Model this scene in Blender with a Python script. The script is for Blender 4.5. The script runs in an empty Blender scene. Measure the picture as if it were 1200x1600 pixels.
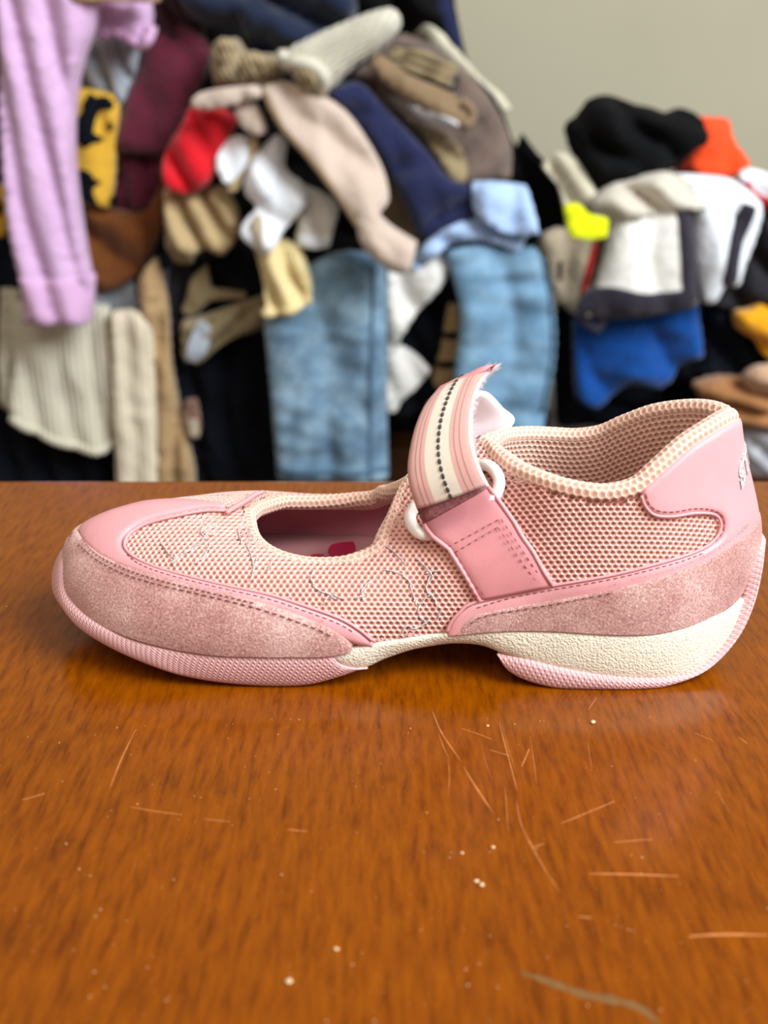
import bpy, bmesh, math, random
import numpy as np
from mathutils import Vector, Matrix, geometry
from mathutils.bvhtree import BVHTree

random.seed(7)
rng = np.random.default_rng(7)
SC = bpy.context.scene
COL = SC.collection

# ------------------------------------------------------------------ camera
CAM_H = 0.185
FPX = 1600.0
PITCH = math.atan(650.0 / 1600.0)
CP, SP = math.cos(PITCH), math.sin(PITCH)
cam_d = bpy.data.cameras.new('camera')
cam_d.sensor_width = 36.0
cam_d.lens = 36.0
cam_d.clip_start = 0.01
cam_d.dof.use_dof = True
cam_d.dof.focus_distance = 0.362
cam_d.dof.aperture_fstop = 8.5
cam_d.dof.aperture_blades = 0
cam = bpy.data.objects.new('camera', cam_d)
cam.location = (0, 0, CAM_H)
cam.rotation_euler = (math.pi / 2 - PITCH, 0, 0)
COL.objects.link(cam)
SC.camera = cam

# ------------------------------------------------------------------ light
world = bpy.data.worlds.new('room_light')
SC.world = world
world.use_nodes = True
bgn = world.node_tree.nodes['Background']
bgn.inputs[0].default_value = (1.0, 0.90, 0.79, 1)
bgn.inputs[1].default_value = 0.25


def area(name, loc, target, sx, sy, power, col):
    l = bpy.data.lights.new(name, 'AREA')
    l.shape = 'RECTANGLE'
    l.size, l.size_y, l.energy, l.color = sx, sy, power, col
    o = bpy.data.objects.new(name, l)
    o.location = loc
    o.rotation_euler = (Vector(target) - Vector(loc)).to_track_quat('-Z', 'Y').to_euler()
    COL.objects.link(o)
    return o


area('window_light', (1.65, -0.4, 1.65), (0.0, 0.8, -0.1), 1.4, 1.5, 98, (0.88, 0.95, 1.0))
area('added_front_fill', (-0.25, -0.3, 1.15), (-0.05, 0.1, 0.0), 0.7, 0.7, 5, (1.0, 0.9, 0.78))  # added fill that lifts the table front; no known lamp hangs here
SC.view_settings.view_transform = 'Standard'
SC.view_settings.look = 'None'
SC.view_settings.gamma = 1
SC.view_settings.use_curve_mapping = False
SC.view_settings.exposure = 0.42


# ------------------------------------------------------------------ pixel <-> space
def ray(u, v):
    a = (np.asarray(u, float) - 600) / FPX
    b = (800 - np.asarray(v, float)) / FPX
    return a, CP + b * SP, -SP + b * CP


def at_y(u, v, y):
    a, dy, dz = ray(u, v)
    k = y / dy
    return np.stack([a * k, dy * k, CAM_H + dz * k], -1)


def at_z(u, v, z=0.0):
    a, dy, dz = ray(u, v)
    k = (z - CAM_H) / dz
    return np.stack([a * k, dy * k, CAM_H + dz * k], -1)


def proj(P):
    P = np.asarray(P, float)
    z = P[..., 2] - CAM_H
    dep = P[..., 1] * CP - z * SP
    up = P[..., 1] * SP + z * CP
    return np.stack([600 + FPX * P[..., 0] / dep, 800 - FPX * up / dep], -1)


# ------------------------------------------------------------------ materials
def lin(c):
    r = []
    for x in c[:3]:
        x = x / 255.0
        r.append(x / 12.92 if x <= 0.04045 else ((x + 0.055) / 1.055) ** 2.4)
    return (r[0], r[1], r[2], 1.0)


class NT:
    def __init__(self, name):
        self.m = bpy.data.materials.new(name)
        self.m.use_nodes = True
        self.t = self.m.node_tree
        self.b = self.t.nodes['Principled BSDF']

    def n(self, kind, **kw):
        nd = self.t.nodes.new(kind)
        for k, v in kw.items():
            if hasattr(nd, k):
                setattr(nd, k, v)
            else:
                nd.inputs[k.replace('_', ' ')].default_value = v
        return nd

    def l(self, a, ao, b, bi):
        self.t.links.new(a.outputs[ao], b.inputs[bi])

    def coords(self, out='Object', scale=(1, 1, 1), rot=(0, 0, 0)):
        tc = self.n('ShaderNodeTexCoord')
        mp = self.n('ShaderNodeMapping')
        mp.inputs['Scale'].default_value = scale
        mp.inputs['Rotation'].default_value = rot
        self.l(tc, out, mp, 'Vector')
        return mp

    def noise(self, co, scale, detail=3, rough=0.6):
        nn = self.n('ShaderNodeTexNoise')
        nn.inputs['Scale'].default_value = scale
        nn.inputs['Detail'].default_value = detail
        nn.inputs['Roughness'].default_value = rough
        self.l(co, 'Vector', nn, 'Vector')
        return nn

    def ramp(self, src, so, stops):
        r = self.n('ShaderNodeValToRGB')
        el = r.color_ramp.elements
        while len(el) < len(stops):
            el.new(0.5)
        for e, (p, c) in zip(el, stops):
            e.position = p
            e.color = c
        self.l(src, so, r, 'Fac')
        return r

    def bump(self, src, so, strength, dist):
        b = self.n('ShaderNodeBump')
        b.inputs['Strength'].default_value = strength
        b.inputs['Distance'].default_value = dist
        self.l(src, so, b, 'Height')
        self.l(b, 'Normal', self.b, 'Normal')
        return b

    def setp(self, **kw):
        for k, v in kw.items():
            self.b.inputs[k.replace('_', ' ')].default_value = v


def mul(c, f):
    return (min(1, c[0] * f), min(1, c[1] * f), min(1, c[2] * f), 1)


def cloth(name, rgb, var=0.18, scale=18, weave=500, rough=0.9, sheen=0.25, bump=0.25, dist=0.0006):
    m = NT(name)
    co = m.coords()
    nz = m.noise(co, scale, 4)
    c = lin(rgb)
    r = m.ramp(nz, 'Fac', [(0.3, mul(c, 1 - var)), (0.7, mul(c, 1 + var))])
    m.l(r, 'Color', m.b, 'Base Color')
    w = m.noise(co, weave, 2)
    b1 = m.bump(w, 'Fac', bump, dist)
    cr_ = m.noise(co, 34, 5, 0.55)           # small creases
    cr_.inputs['Distortion'].default_value = 0.6
    b2 = m.bump(cr_, 'Fac', 0.55, 0.012)
    m.l(b1, 'Normal', b2, 'Normal')
    m.setp(Roughness=rough, Sheen_Weight=sheen)
    m.b.inputs['Specular IOR Level'].default_value = 0.2
    return m.m


def ribbed(name, rgb, freq=120, ang=0.0, var=0.15, depth=0.003):
    """knit with ribs: freq ribs per metre along the local x axis turned by ang"""
    m = NT(name)
    co = m.coords(rot=(0, ang, 0))
    w = m.n('ShaderNodeTexWave')
    w.inputs['Scale'].default_value = freq / 20.0 * 6.2832
    w.inputs['Distortion'].default_value = 1.0
    w.inputs['Detail'].default_value = 1.0
    m.l(co, 'Vector', w, 'Vector')
    nz = m.noise(co, 14, 4)
    c = lin(rgb)
    r = m.ramp(nz, 'Fac', [(0.3, mul(c, 1 - var)), (0.7, mul(c, 1 + var))])
    m.l(r, 'Color', m.b, 'Base Color')
    m.bump(w, 'Fac', 0.6, depth)
    m.setp(Roughness=0.95, Sheen_Weight=0.3)
    return m.m


def denim(name, a, b):
    m = NT(name)
    co = m.coords()
    n1 = m.noise(co, 22, 6, 0.7)
    r = m.ramp(n1, 'Fac', [(0.32, lin(a)), (0.5, lin([(x + y) / 2 for x, y in zip(a, b)])), (0.68, lin(b))])
    m.l(r, 'Color', m.b, 'Base Color')
    n2 = m.noise(co, 400, 2)
    m.bump(n2, 'Fac', 0.3, 0.0008)
    m.setp(Roughness=0.9, Sheen_Weight=0.15)
    return m.m


def plain(name, rgb, rough=0.5, spec=0.5, metal=0.0, var=0.06, scale=60, bump=0.0, bscale=300, sss=0.0, dist=0.0003, sheen=0.0):
    m = NT(name)
    co = m.coords()
    nz = m.noise(co, scale, 4)
    c = lin(rgb)
    r = m.ramp(nz, 'Fac', [(0.3, mul(c, 1 - var)), (0.7, mul(c, 1 + var))])
    m.l(r, 'Color', m.b, 'Base Color')
    if bump:
        w = m.noise(co, bscale, 3)
        m.bump(w, 'Fac', bump, dist)
    m.setp(Roughness=rough, Metallic=metal, Sheen_Weight=sheen)
    m.b.inputs['Specular IOR Level'].default_value = spec
    if sss:
        m.b.inputs['Subsurface Weight'].default_value = sss
        m.b.inputs['Subsurface Radius'].default_value = (0.002, 0.0012, 0.001)
    return m.m


M = {}


def suede():
    m = NT('pink_suede')
    co = m.coords()
    n1 = m.noise(co, 1300, 4, 0.75)
    n2 = m.noise(co, 45, 4, 0.6)
    mx = m.n('ShaderNodeMix', data_type='FLOAT')
    mx.inputs['Factor'].default_value = 0.35
    m.l(n1, 'Fac', mx, 2)
    m.l(n2, 'Fac', mx, 3)
    r = m.ramp(mx, 0, [(0.34, lin((148, 92, 86))), (0.5, lin((208, 156, 148))), (0.66, lin((252, 220, 210)))])
    m.l(r, 'Color', m.b, 'Base Color')
    m.bump(n1, 'Fac', 0.9, 0.0008)
    m.setp(Roughness=0.95, Sheen_Weight=0.5)
    m.b.inputs['Sheen Tint'].default_value = lin((240, 205, 200))
    m.b.inputs['Specular IOR Level'].default_value = 0.15
    return m.m


def rubber():
    """outsole rubber moulded with a diagonal diamond texture, laid out on the side wall's own uv (metres)"""
    m = NT('pink_textured_rubber')
    outs = []
    for ang in (0.62, -0.62):
        mp = m.coords('UV', rot=(0, 0, ang))
        w = m.n('ShaderNodeTexWave', wave_profile='SIN')
        w.inputs['Scale'].default_value = 200
        w.inputs['Distortion'].default_value = 0
        m.l(mp, 'Vector', w, 'Vector')
        outs.append(w)
    mn = m.n('ShaderNodeMath', operation='MINIMUM')
    m.l(outs[0], 'Fac', mn, 0)
    m.l(outs[1], 'Fac', mn, 1)
    c = lin((230, 178, 178))
    r = m.ramp(mn, 0, [(0.0, mul(c, 0.86)), (0.4, c)])
    m.l(r, 'Color', m.b, 'Base Color')
    m.bump(mn, 0, 0.55, 0.0007)
    m.setp(Roughness=0.5)
    m.b.inputs['Specular IOR Level'].default_value = 0.35
    m.b.inputs['Subsurface Weight'].default_value = 0.1
    m.b.inputs['Subsurface Radius'].default_value = (0.002, 0.001, 0.001)
    return m.m


def pebbled():
    m = NT('cream_pebbled_foam')
    co = m.coords()
    v = m.n('ShaderNodeTexVoronoi', feature='SMOOTH_F1')
    v.inputs['Scale'].default_value = 1500
    m.l(co, 'Vector', v, 'Vector')
    nz = m.noise(co, 60, 4)
    c = lin((224, 213, 192))
    r = m.ramp(nz, 'Fac', [(0.3, mul(c, 0.9)), (0.7, mul(c, 1.06))])
    m.l(r, 'Color', m.b, 'Base Color')
    iv = m.n('ShaderNodeMath', operation='SUBTRACT')
    iv.inputs[0].default_value = 1.0
    m.l(v, 'Distance', iv, 1)
    m.bump(iv, 0, 0.8, 0.0005)
    m.setp(Roughness=0.42)
    m.b.inputs['Specular IOR Level'].default_value = 0.5
    return m.m


def wood():
    m = NT('varnished_orange_wood')
    co = m.coords(scale=(1, 0.16, 1))
    n1 = m.noise(co, 420, 4, 0.65)          # fine flecks running away from the viewer
    co2 = m.coords(scale=(1, 0.35, 1))
    n2 = m.noise(co2, 9, 5, 0.6)            # broad figure
    mx = m.n('ShaderNodeMix', data_type='FLOAT')
    mx.inputs['Factor'].default_value = 0.25
    m.l(n1, 'Fac', mx, 2)
    m.l(n2, 'Fac', mx, 3)
    r = m.ramp(mx, 0, [(0.33, lin((88, 38, 0))), (0.5, lin((121, 59, 0))), (0.66, lin((136, 70, 0)))])
    m.l(r, 'Color', m.b, 'Base Color')
    co3 = m.coords()
    n3 = m.noise(co3, 60, 5, 0.7)
    rr = m.ramp(n3, 'Fac', [(0.3, (0.13, 0.13, 0.13, 1)), (0.75, (0.25, 0.25, 0.25, 1))])
    m.l(rr, 'Color', m.b, 'Roughness')
    n4 = m.noise(co3, 900, 2)
    m.bump(n4, 'Fac', 0.05, 0.0003)
    m.b.inputs['Specular IOR Level'].default_value = 0.3
    return m.m


M['suede'] = suede()
M['rubber'] = rubber()
M['midsole'] = pebbled()
M['wood'] = wood()
M['leather'] = plain('pink_smooth_leather', (223, 158, 161), 0.45, 0.35, var=0.05, scale=40, bump=0.12, bscale=900, sss=0.1)
M['leather_dark'] = plain('dusty_pink_leather', (204, 132, 135), 0.5, 0.35, var=0.09, scale=50, bump=0.15, bscale=900)
M['net'] = plain('pink_net_thread', (226, 172, 160), 0.42, 0.7, var=0.08, scale=120, sheen=0.4)
M['net_back'] = plain('tan_net_backing', (162, 104, 88), 0.8, 0.2, var=0.12, scale=200)
M['collar_net'] = plain('cream_pink_collar_thread', (232, 194, 174), 0.5, 0.4, var=0.06, scale=120, sheen=0.4)
M['collar_back'] = plain('tan_collar_backing', (208, 158, 136), 0.85, 0.2, var=0.1, scale=200)
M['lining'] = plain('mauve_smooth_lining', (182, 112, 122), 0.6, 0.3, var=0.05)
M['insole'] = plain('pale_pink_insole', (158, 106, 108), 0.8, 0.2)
M['red_print'] = plain('crimson_print', (140, 16, 50), 0.6, 0.3)
M['thread'] = plain('dark_rose_thread', (140, 78, 78), 0.7, 0.3)
M['silver'] = plain('silver_glitter', (214, 216, 216), 0.3, 0.8, metal=0.35, var=0.55, scale=1800, bump=1.0, bscale=2000, dist=0.0006)
M['plastic'] = plain('white_plastic', (246, 240, 234), 0.22, 0.5, var=0.01, sss=0.15)
M['velcro'] = plain('white_fuzzy_lining', (246, 236, 240), 0.95, 0.2, sheen=0.5)
M['underside'] = plain('dusky_glitter_webbing', (140, 84, 88), .6, .5, var=.5, scale=900, bump=.6, bscale=1200)
M['grey_thread'] = plain('charcoal_thread', (70, 66, 66), 0.7, 0.3)


def webbing():
    m = NT('striped_pink_white_webbing')
    tc = m.n('ShaderNodeTexCoord')
    sx = m.n('ShaderNodeSeparateXYZ')
    m.l(tc, 'UV', sx, 'Vector')
    P, W, D = lin((233, 176, 164)), lin((244, 228, 206)), lin((196, 128, 118))
    st = [(0.0, P), (0.115, D), (0.135, P), (0.185, D), (0.205, P), (0.27, W), (0.67, P), (0.74, D), (0.76, P), (0.83, D), (0.85, P)]
    r = m.ramp(sx, 0, st)
    r.color_ramp.interpolation = 'CONSTANT'
    m.l(r, 'Color', m.b, 'Base Color')
    mp = m.coords('UV', scale=(110, 130, 1))
    w = m.n('ShaderNodeTexChecker')
    w.inputs['Scale'].default_value = 1.0
    m.l(mp, 'Vector', w, 'Vector')
    nn = m.noise(mp, 1.0, 2)
    ad = m.n('ShaderNodeMath', operation='ADD')
    m.l(w, 'Fac', ad, 0)
    m.l(nn, 'Fac', ad, 1)
    m.bump(ad, 0, 0.8, 0.0006)
    m.setp(Roughness=0.8, Sheen_Weight=0.3)
    return m.m


M['webbing'] = webbing()


# ------------------------------------------------------------------ object helpers
def mesh_obj(name, V, F, mats, parent=None, origin=None, uv=None, midx=None, smooth=True):
    V = np.asarray(V, float)
    if parent is not None and origin is None:
        origin = parent['_o'] if '_o' in parent else (0, 0, 0)
    o3 = np.zeros(3) if origin is None else np.asarray(list(origin), float)
    me = bpy.data.meshes.new(name)
    me.from_pydata((V - o3).tolist(), [], [tuple(int(i) for i in f) for f in F])
    me.update()
    if not isinstance(mats, (list, tuple)):
        mats = [mats]
    for m in mats:
        me.materials.append(m)
    if midx is not None:
        me.polygons.foreach_set('material_index', np.asarray(midx, np.int32))
    if uv is not None:
        l = me.uv_layers.new(name='UVMap')
        vi = np.zeros(len(me.loops), np.int32)
        me.loops.foreach_get('vertex_index', vi)
        l.data.foreach_set('uv', np.asarray(uv, float)[vi].ravel())
    if smooth:
        me.polygons.foreach_set('use_smooth', np.ones(len(me.polygons), bool))
    ob = bpy.data.objects.new(name, me)
    COL.objects.link(ob)
    if parent is None:
        ob.location = o3
    else:
        ob.parent = parent
    return ob


ORG = {}


def thing(name, label, cat, loc, group=None):
    o = bpy.data.objects.new(name, None)
    o.empty_display_size = 0.02
    o.location = loc
    COL.objects.link(o)
    o['label'], o['category'] = label, cat
    if group:
        o['group'] = group
    ORG[o.name] = tuple(loc)
    return o


def child(parent, name, V, F, mats, **kw):
    """a part: its vertices are given in room coordinates; org is the room position of the parent's origin"""
    ob = mesh_obj(name, V, F, mats, parent=parent, origin=ORG[parent.name], **kw)
    ORG[ob.name] = ORG[parent.name]
    return ob


def tag(o, label, cat, group=None):
    o['label'], o['category'] = label, cat
    if group:
        o['group'] = group
    return o


class MB:
    def __init__(self):
        self.V, self.F, self.mi, self.n = [], [], [], 0

    def add(self, V, F, mi=0):
        self.V.append(np.asarray(V, float))
        self.F += [tuple(i + self.n for i in f) for f in F]
        self.mi += [mi] * len(F)
        self.n += len(V)

    def box(self, lo, hi, mi=0):
        x0, y0, z0 = lo
        x1, y1, z1 = hi
        V = [(x0, y0, z0), (x1, y0, z0), (x1, y1, z0), (x0, y1, z0), (x0, y0, z1), (x1, y0, z1), (x1, y1, z1), (x0, y1, z1)]
        self.add(V, [(0, 3, 2, 1), (4, 5, 6, 7), (0, 1, 5, 4), (1, 2, 6, 5), (2, 3, 7, 6), (3, 0, 4, 7)], mi)

    def tube(self, P, r, n=8, closed=False, mi=0, flat=None):
        P = np.asarray(P, float)
        m = len(P)
        rr = np.full(m, r) if np.isscalar(r) else np.asarray(r, float)
        if closed:
            tg = np.roll(P, -1, 0) - np.roll(P, 1, 0)
        else:
            tg = np.gradient(P, axis=0)
        tg /= np.linalg.norm(tg, axis=1)[:, None] + 1e-12
        V = []
        ref = np.array([0.13, 0.21, 0.97])
        nx = np.cross(tg[0], ref)
        nx /= np.linalg.norm(nx)
        for i in range(m):
            nx = nx - tg[i] * np.dot(nx, tg[i])
            nx /= np.linalg.norm(nx) + 1e-12
            ny = np.cross(tg[i], nx)
            for k in range(n):
                a = 2 * math.pi * k / n
                V.append(P[i] + rr[i] * (math.cos(a) * nx + math.sin(a) * ny))
        F = []
        for i in range(m if closed else m - 1):
            j = (i + 1) % m
            for k in range(n):
                k2 = (k + 1) % n
                F.append((i * n + k, i * n + k2, j * n + k2, j * n + k))
        if not closed:
            F.append(tuple(range(n))[::-1])
            F.append(tuple((m - 1) * n + k for k in range(n)))
        self.add(V, F, mi)

    def get(self):
        return np.concatenate(self.V), self.F

    def obj(self, name, mats, parent=None, **kw):
        V, F = self.get()
        if parent is not None:
            return child(parent, name, V, F, mats, midx=self.mi, **kw)
        return mesh_obj(name, V, F, mats, midx=self.mi, **kw)


def sm(pts, k=6):
    """Catmull-Rom through the points, k samples per span"""
    P = np.asarray(pts, float)
    if len(P) < 3:
        return np.array([P[0] + (P[1] - P[0]) * i / k for i in range(k + 1)])
    Q = np.vstack([2 * P[0] - P[1], P, 2 * P[-1] - P[-2]])
    out = []
    for i in range(1, len(Q) - 2):
        for j in range(k):
            t = j / k
            out.append(0.5 * (2 * Q[i] + (Q[i + 1] - Q[i - 1]) * t + (2 * Q[i - 1] - 5 * Q[i] + 4 * Q[i + 1] - Q[i + 2]) * t * t
                              + (3 * Q[i] - Q[i - 1] - 3 * Q[i + 1] + Q[i + 2]) * t ** 3))
    out.append(P[-1])
    return np.array(out)


def smc(pts, k=5, keep=68):
    """closed Catmull-Rom that keeps the sharp corners of an outline sharp"""
    P = np.asarray(pts, float)
    n = len(P)
    T = np.zeros_like(P)
    for i in range(n):
        a, c = P[i] - P[i - 1], P[(i + 1) % n] - P[i]
        la, lc = np.linalg.norm(a) + 1e-12, np.linalg.norm(c) + 1e-12
        turn = math.degrees(math.acos(max(-1, min(1, float(np.dot(a, c)) / la / lc))))
        if turn < keep:
            T[i] = (a / la + c / lc) * .5 * min(la, lc)
    out = []
    for i in range(n):
        p0, p1, m0, m1 = P[i], P[(i + 1) % n], T[i], T[(i + 1) % n]
        for j in range(k):
            t = j / k
            out.append((2 * t ** 3 - 3 * t * t + 1) * p0 + (t ** 3 - 2 * t * t + t) * m0 + (3 * t * t - 2 * t ** 3) * p1 + (t ** 3 - t * t) * m1)
    return np.array(out)


def resample(P, step, closed=True):
    P = np.asarray(P, float)
    Q = np.vstack([P, P[:1]]) if closed else P
    d = np.r_[0, np.cumsum(np.linalg.norm(np.diff(Q, axis=0), axis=1))]
    keep = np.r_[True, np.diff(d) > 1e-9]
    Q, d = Q[keep], d[keep]
    n = max(6, int(round(d[-1] / step)))
    t = np.linspace(0, d[-1], n + 1)
    if closed:
        t = t[:-1]
    return np.stack([np.interp(t, d, Q[:, i]) for i in range(Q.shape[1])], -1)


def inside(pts, poly):
    x, y = pts[:, 0], pts[:, 1]
    r = np.zeros(len(pts), bool)
    n = len(poly)
    for i in range(n):
        x0, y0 = poly[i]
        x1, y1 = poly[(i + 1) % n]
        if y0 == y1:
            continue
        c = ((y0 > y) != (y1 > y)) & (x < (x1 - x0) * (y - y0) / (y1 - y0) + x0)
        r ^= c
    return r


def near_dist(A, B):
    out = np.empty(len(A))
    for i in range(0, len(A), 2000):
        d = A[i:i + 2000, None, :] - B[None]
        out[i:i + 2000] = np.sqrt((d * d).sum(-1).min(1))
    return out


def cdt(poly, step, rings=()):
    """triangulate the polygon with inner rings and a jittered hex grid; returns points, faces, number of rim points"""
    poly = np.asarray(poly, float)
    a = 0.5 * np.sum(poly[:, 0] * np.roll(poly[:, 1], -1) - np.roll(poly[:, 0], -1) * poly[:, 1])
    if a < 0:
        poly = poly[::-1]
    nb = len(poly)
    pts = [poly]
    tg = np.roll(poly, -1, 0) - np.roll(poly, 1, 0)
    nr = np.stack([-tg[:, 1], tg[:, 0]], -1)
    nr /= np.linalg.norm(nr, axis=1)[:, None] + 1e-12
    dense = resample(poly, step * 0.4)
    for r in rings:
        q = poly + nr * r
        q = q[inside(q, poly)]
        if len(q):
            q = q[near_dist(q, dense) > r * 0.85]
        if len(q):
            pts.append(q)
    lo, hi = poly.min(0), poly.max(0)
    xs = np.arange(lo[0], hi[0], step)
    ys = np.arange(lo[1], hi[1], step * 0.866)
    g = np.array([(x + (j % 2) * step / 2, y) for j, y in enumerate(ys) for x in xs]) if len(xs) and len(ys) else np.zeros((0, 2))
    if len(g):
        g = g[inside(g, poly)]
    if len(g):
        g = g[near_dist(g, dense) > (max(rings) if rings else 0) + step * 0.45]
    if len(g):
        pts.append(g)
    A = np.concatenate(pts)
    res = geometry.delaunay_2d_cdt([Vector(p) for p in A], [(i, (i + 1) % nb) for i in range(nb)], [], 1, 1e-9)
    V = np.array([tuple(p) for p in res[0]])
    rim = [any(o < nb for o in ol) for ol in res[3]]
    F = [tuple(f) for f in res[2]]
    F2 = []
    for f in F:
        p = V[list(f)]
        ar = (p[1][0] - p[0][0]) * (p[2][1] - p[0][1]) - (p[1][1] - p[0][1]) * (p[2][0] - p[0][0])
        F2.append(f if ar > 0 else f[::-1])
    return V, F2, np.array(rim)


def rim_edges(F):
    e = {}
    for f in F:
        for i in range(len(f)):
            a, b = f[i], f[(i + 1) % len(f)]
            e[(a, b)] = 1
    return [(a, b) for (a, b) in e if (b, a) not in e]

# ------------------------------------------------------------------ room and furniture
def slab(name, lo, hi, mat, kind='structure'):
    b = MB()
    b.box(lo, hi)
    o = b.obj(name, mat, smooth=False, origin=((lo[0] + hi[0]) / 2, (lo[1] + hi[1]) / 2, lo[2]))
    if kind:
        o['kind'] = kind
    return o


M['wall'] = plain('beige_wall_paint', (196, 188, 163), 0.85, 0.2, var=0.03, scale=3)
M['floor'] = plain('dark_brown_floor', (84, 58, 38), 0.5, 0.4, var=0.2, scale=8)
M['bench'] = plain('dark_brown_bench_wood', (84, 50, 20), 0.4, 0.4, var=0.25, scale=12)
slab('wall_back', (-2.6, 2.65, -0.75), (2.6, 2.77, 1.9), M['wall'])
slab('floor', (-2.6, -1.2, -0.81), (2.6, 2.65, -0.75), M['floor'])
slab('wall_left', (-2.72, -1.2, -0.75), (-2.6, 2.77, 1.9), M['wall'])


def rounded_slab(b, lo, hi, r, mi=0):
    """a board with rounded upper and lower edges"""
    x0, y0, z0 = lo
    x1, y1, z1 = hi
    prof = [(r, z0)] + [(r - r * math.sin(a), z0 + r - r * math.cos(a)) for a in (0.4, 0.8, 1.2)] + [(0, z0 + r), (0, z1 - r)] \
        + [(r - r * math.cos(a), z1 - r + r * math.sin(a)) for a in (0.4, 0.8, 1.2)] + [(r, z1)]
    V, F = [], []
    for ins, z in prof:
        V += [(x0 + ins, y0 + ins, z), (x1 - ins, y0 + ins, z), (x1 - ins, y1 - ins, z), (x0 + ins, y1 - ins, z)]
    n = len(prof)
    for i in range(n - 1):
        for k in range(4):
            k2 = (k + 1) % 4
            F.append((i * 4 + k, i * 4 + k2, i * 4 + 4 + k2, i * 4 + 4 + k))
    F.append((3, 2, 1, 0))
    F.append(tuple(n * 4 - 4 + k for k in range(4)))
    b.add(V, F, mi)


TY = 0.502
table = thing('wooden_table', 'varnished orange brown wooden table with a scratched glossy top', 'table', (0, 0.15, -0.75))
b = MB()
rounded_slab(b, (-0.72, -0.28, -0.03), (0.72, TY, 0.0), 0.006)
top = b.obj('table_top', M['wood'], table, smooth=False)
b = MB()
for lo, hi in (((-0.66, TY - 0.075, -0.1), (0.66, TY - 0.05, -0.03)), ((-0.66, -0.23, -0.1), (0.66, -0.205, -0.03)),
               ((-0.66, -0.2, -0.1), (-0.635, TY - 0.08, -0.03)), ((0.635, -0.2, -0.1), (0.66, TY - 0.08, -0.03))):
    b.box(lo, hi)
b.obj('apron', M['wood'], table, smooth=False)
for lx in (-0.66, 0.61):
    for ly in (-0.23, TY - 0.1):
        b = MB()
        b.tube([(lx + 0.025, ly + 0.025, -0.75), (lx + 0.025, ly + 0.025, -0.1)], [0.02, 0.027], 12)
        b.obj('leg', M['wood'], table)

# wear on the table top: shallow pale scratches, each a thin raised sliver of scuffed varnish
M['scratch'] = plain('scuffed_varnish', (186, 116, 60), 0.6, 0.3, var=0.25, scale=900)
M['grey_scuff'] = plain('grey_scuff', (112, 78, 40), 0.6, 0.3, var=0.2, scale=300)


def scratch(px, w, mat='scratch'):
    P = sm([tuple(at_z(u, v)) for u, v in px], 5)
    n = len(P)
    tg = np.gradient(P, axis=0)
    tg /= np.linalg.norm(tg, axis=1)[:, None]
    sd = np.stack([-tg[:, 1], tg[:, 0], tg[:, 2] * 0], -1)
    V, F = [], []
    for i in range(n):
        e = math.sin(math.pi * (i + 0.4) / (n - 0.2)) ** 0.5 * w * (0.7 + 0.6 * rng.random())
        V += [P[i] - sd[i] * e, P[i] + (0, 0, 0.00012), P[i] + sd[i] * e]
    for i in range(n - 1):
        for k in (0, 1):
            F.append((i * 3 + k, i * 3 + k + 1, i * 3 + 4 + k, i * 3 + 3 + k)[::-1])
    child(top, 'scratch', V, F, M[mat])


for px, w in [
    ([(676, 1112), (690, 1145), (722, 1192)], .00022), ([(724, 1198), (745, 1232), (772, 1272)], .00025),
    ([(681, 1135), (692, 1165), (703, 1188)], .00012), ([(720, 1138), (745, 1146), (768, 1155)], .00014),
    ([(780, 1128), (788, 1160), (800, 1205), (808, 1235)], .0002), ([(784, 1130), (793, 1165), (807, 1210)], .00012),
    ([(815, 1198), (827, 1170)], .0002), ([(766, 1172), (797, 1181)], .00013), ([(806, 1250), (815, 1290), (838, 1335), (855, 1365), (876, 1395)], .0002),
    ([(789, 1230), (792, 1270), (794, 1300)], .00013), ([(828, 1150), (834, 1190), (838, 1225)], .00012),
    ([(878, 1286), (905, 1275), (960, 1252)], .00014), ([(920, 1365), (985, 1366), (1060, 1369)], .0003),
    ([(1075, 1463), (1130, 1460), (1200, 1461)], .00038), ([(960, 1316), (1020, 1311)], .00012),
    ([(1155, 1152), (1168, 1162)], .0002), ([(918, 1160), (925, 1205)], .00012), ([(172, 1230), (190, 1185), (212, 1140)], .00018),
    ([(205, 1261), (245, 1268), (285, 1273)], .00016), ([(450, 1296), (480, 1299)], .00018), ([(320, 1280), (360, 1284)], .0001),
    ([(1118, 1230), (1128, 1250), (1142, 1272)], .00012), ([(920, 1108), (932, 1090)], .00012), ([(1085, 1145), (1115, 1158)], .0001),
    ([(35, 1250), (70, 1240)], .00012), ([(903, 1432), (925, 1434)], .00022), ([(830, 1325), (850, 1318)], .00012),
    ([(752, 1165), (760, 1195), (770, 1220)], .0001), ([(700, 1180), (702, 1215), (700, 1245)], .0001),
]:
    scratch(px, w * .85)
scratch([(812, 1518), (860, 1535), (910, 1553), (960, 1563), (1000, 1575), (1030, 1600)], .0011, 'grey_scuff')

# ------------------------------------------------------------------ the shoe: one continuous upper, lofted from feather line to top line
SX = 0.011
ORIGIN = (0.0, 0.335, 0.0)
shoe = thing('mary_jane_shoe', 'worn pink mesh and suede strap shoe standing alone on the wooden table', 'shoe', ORIGIN)
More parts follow.
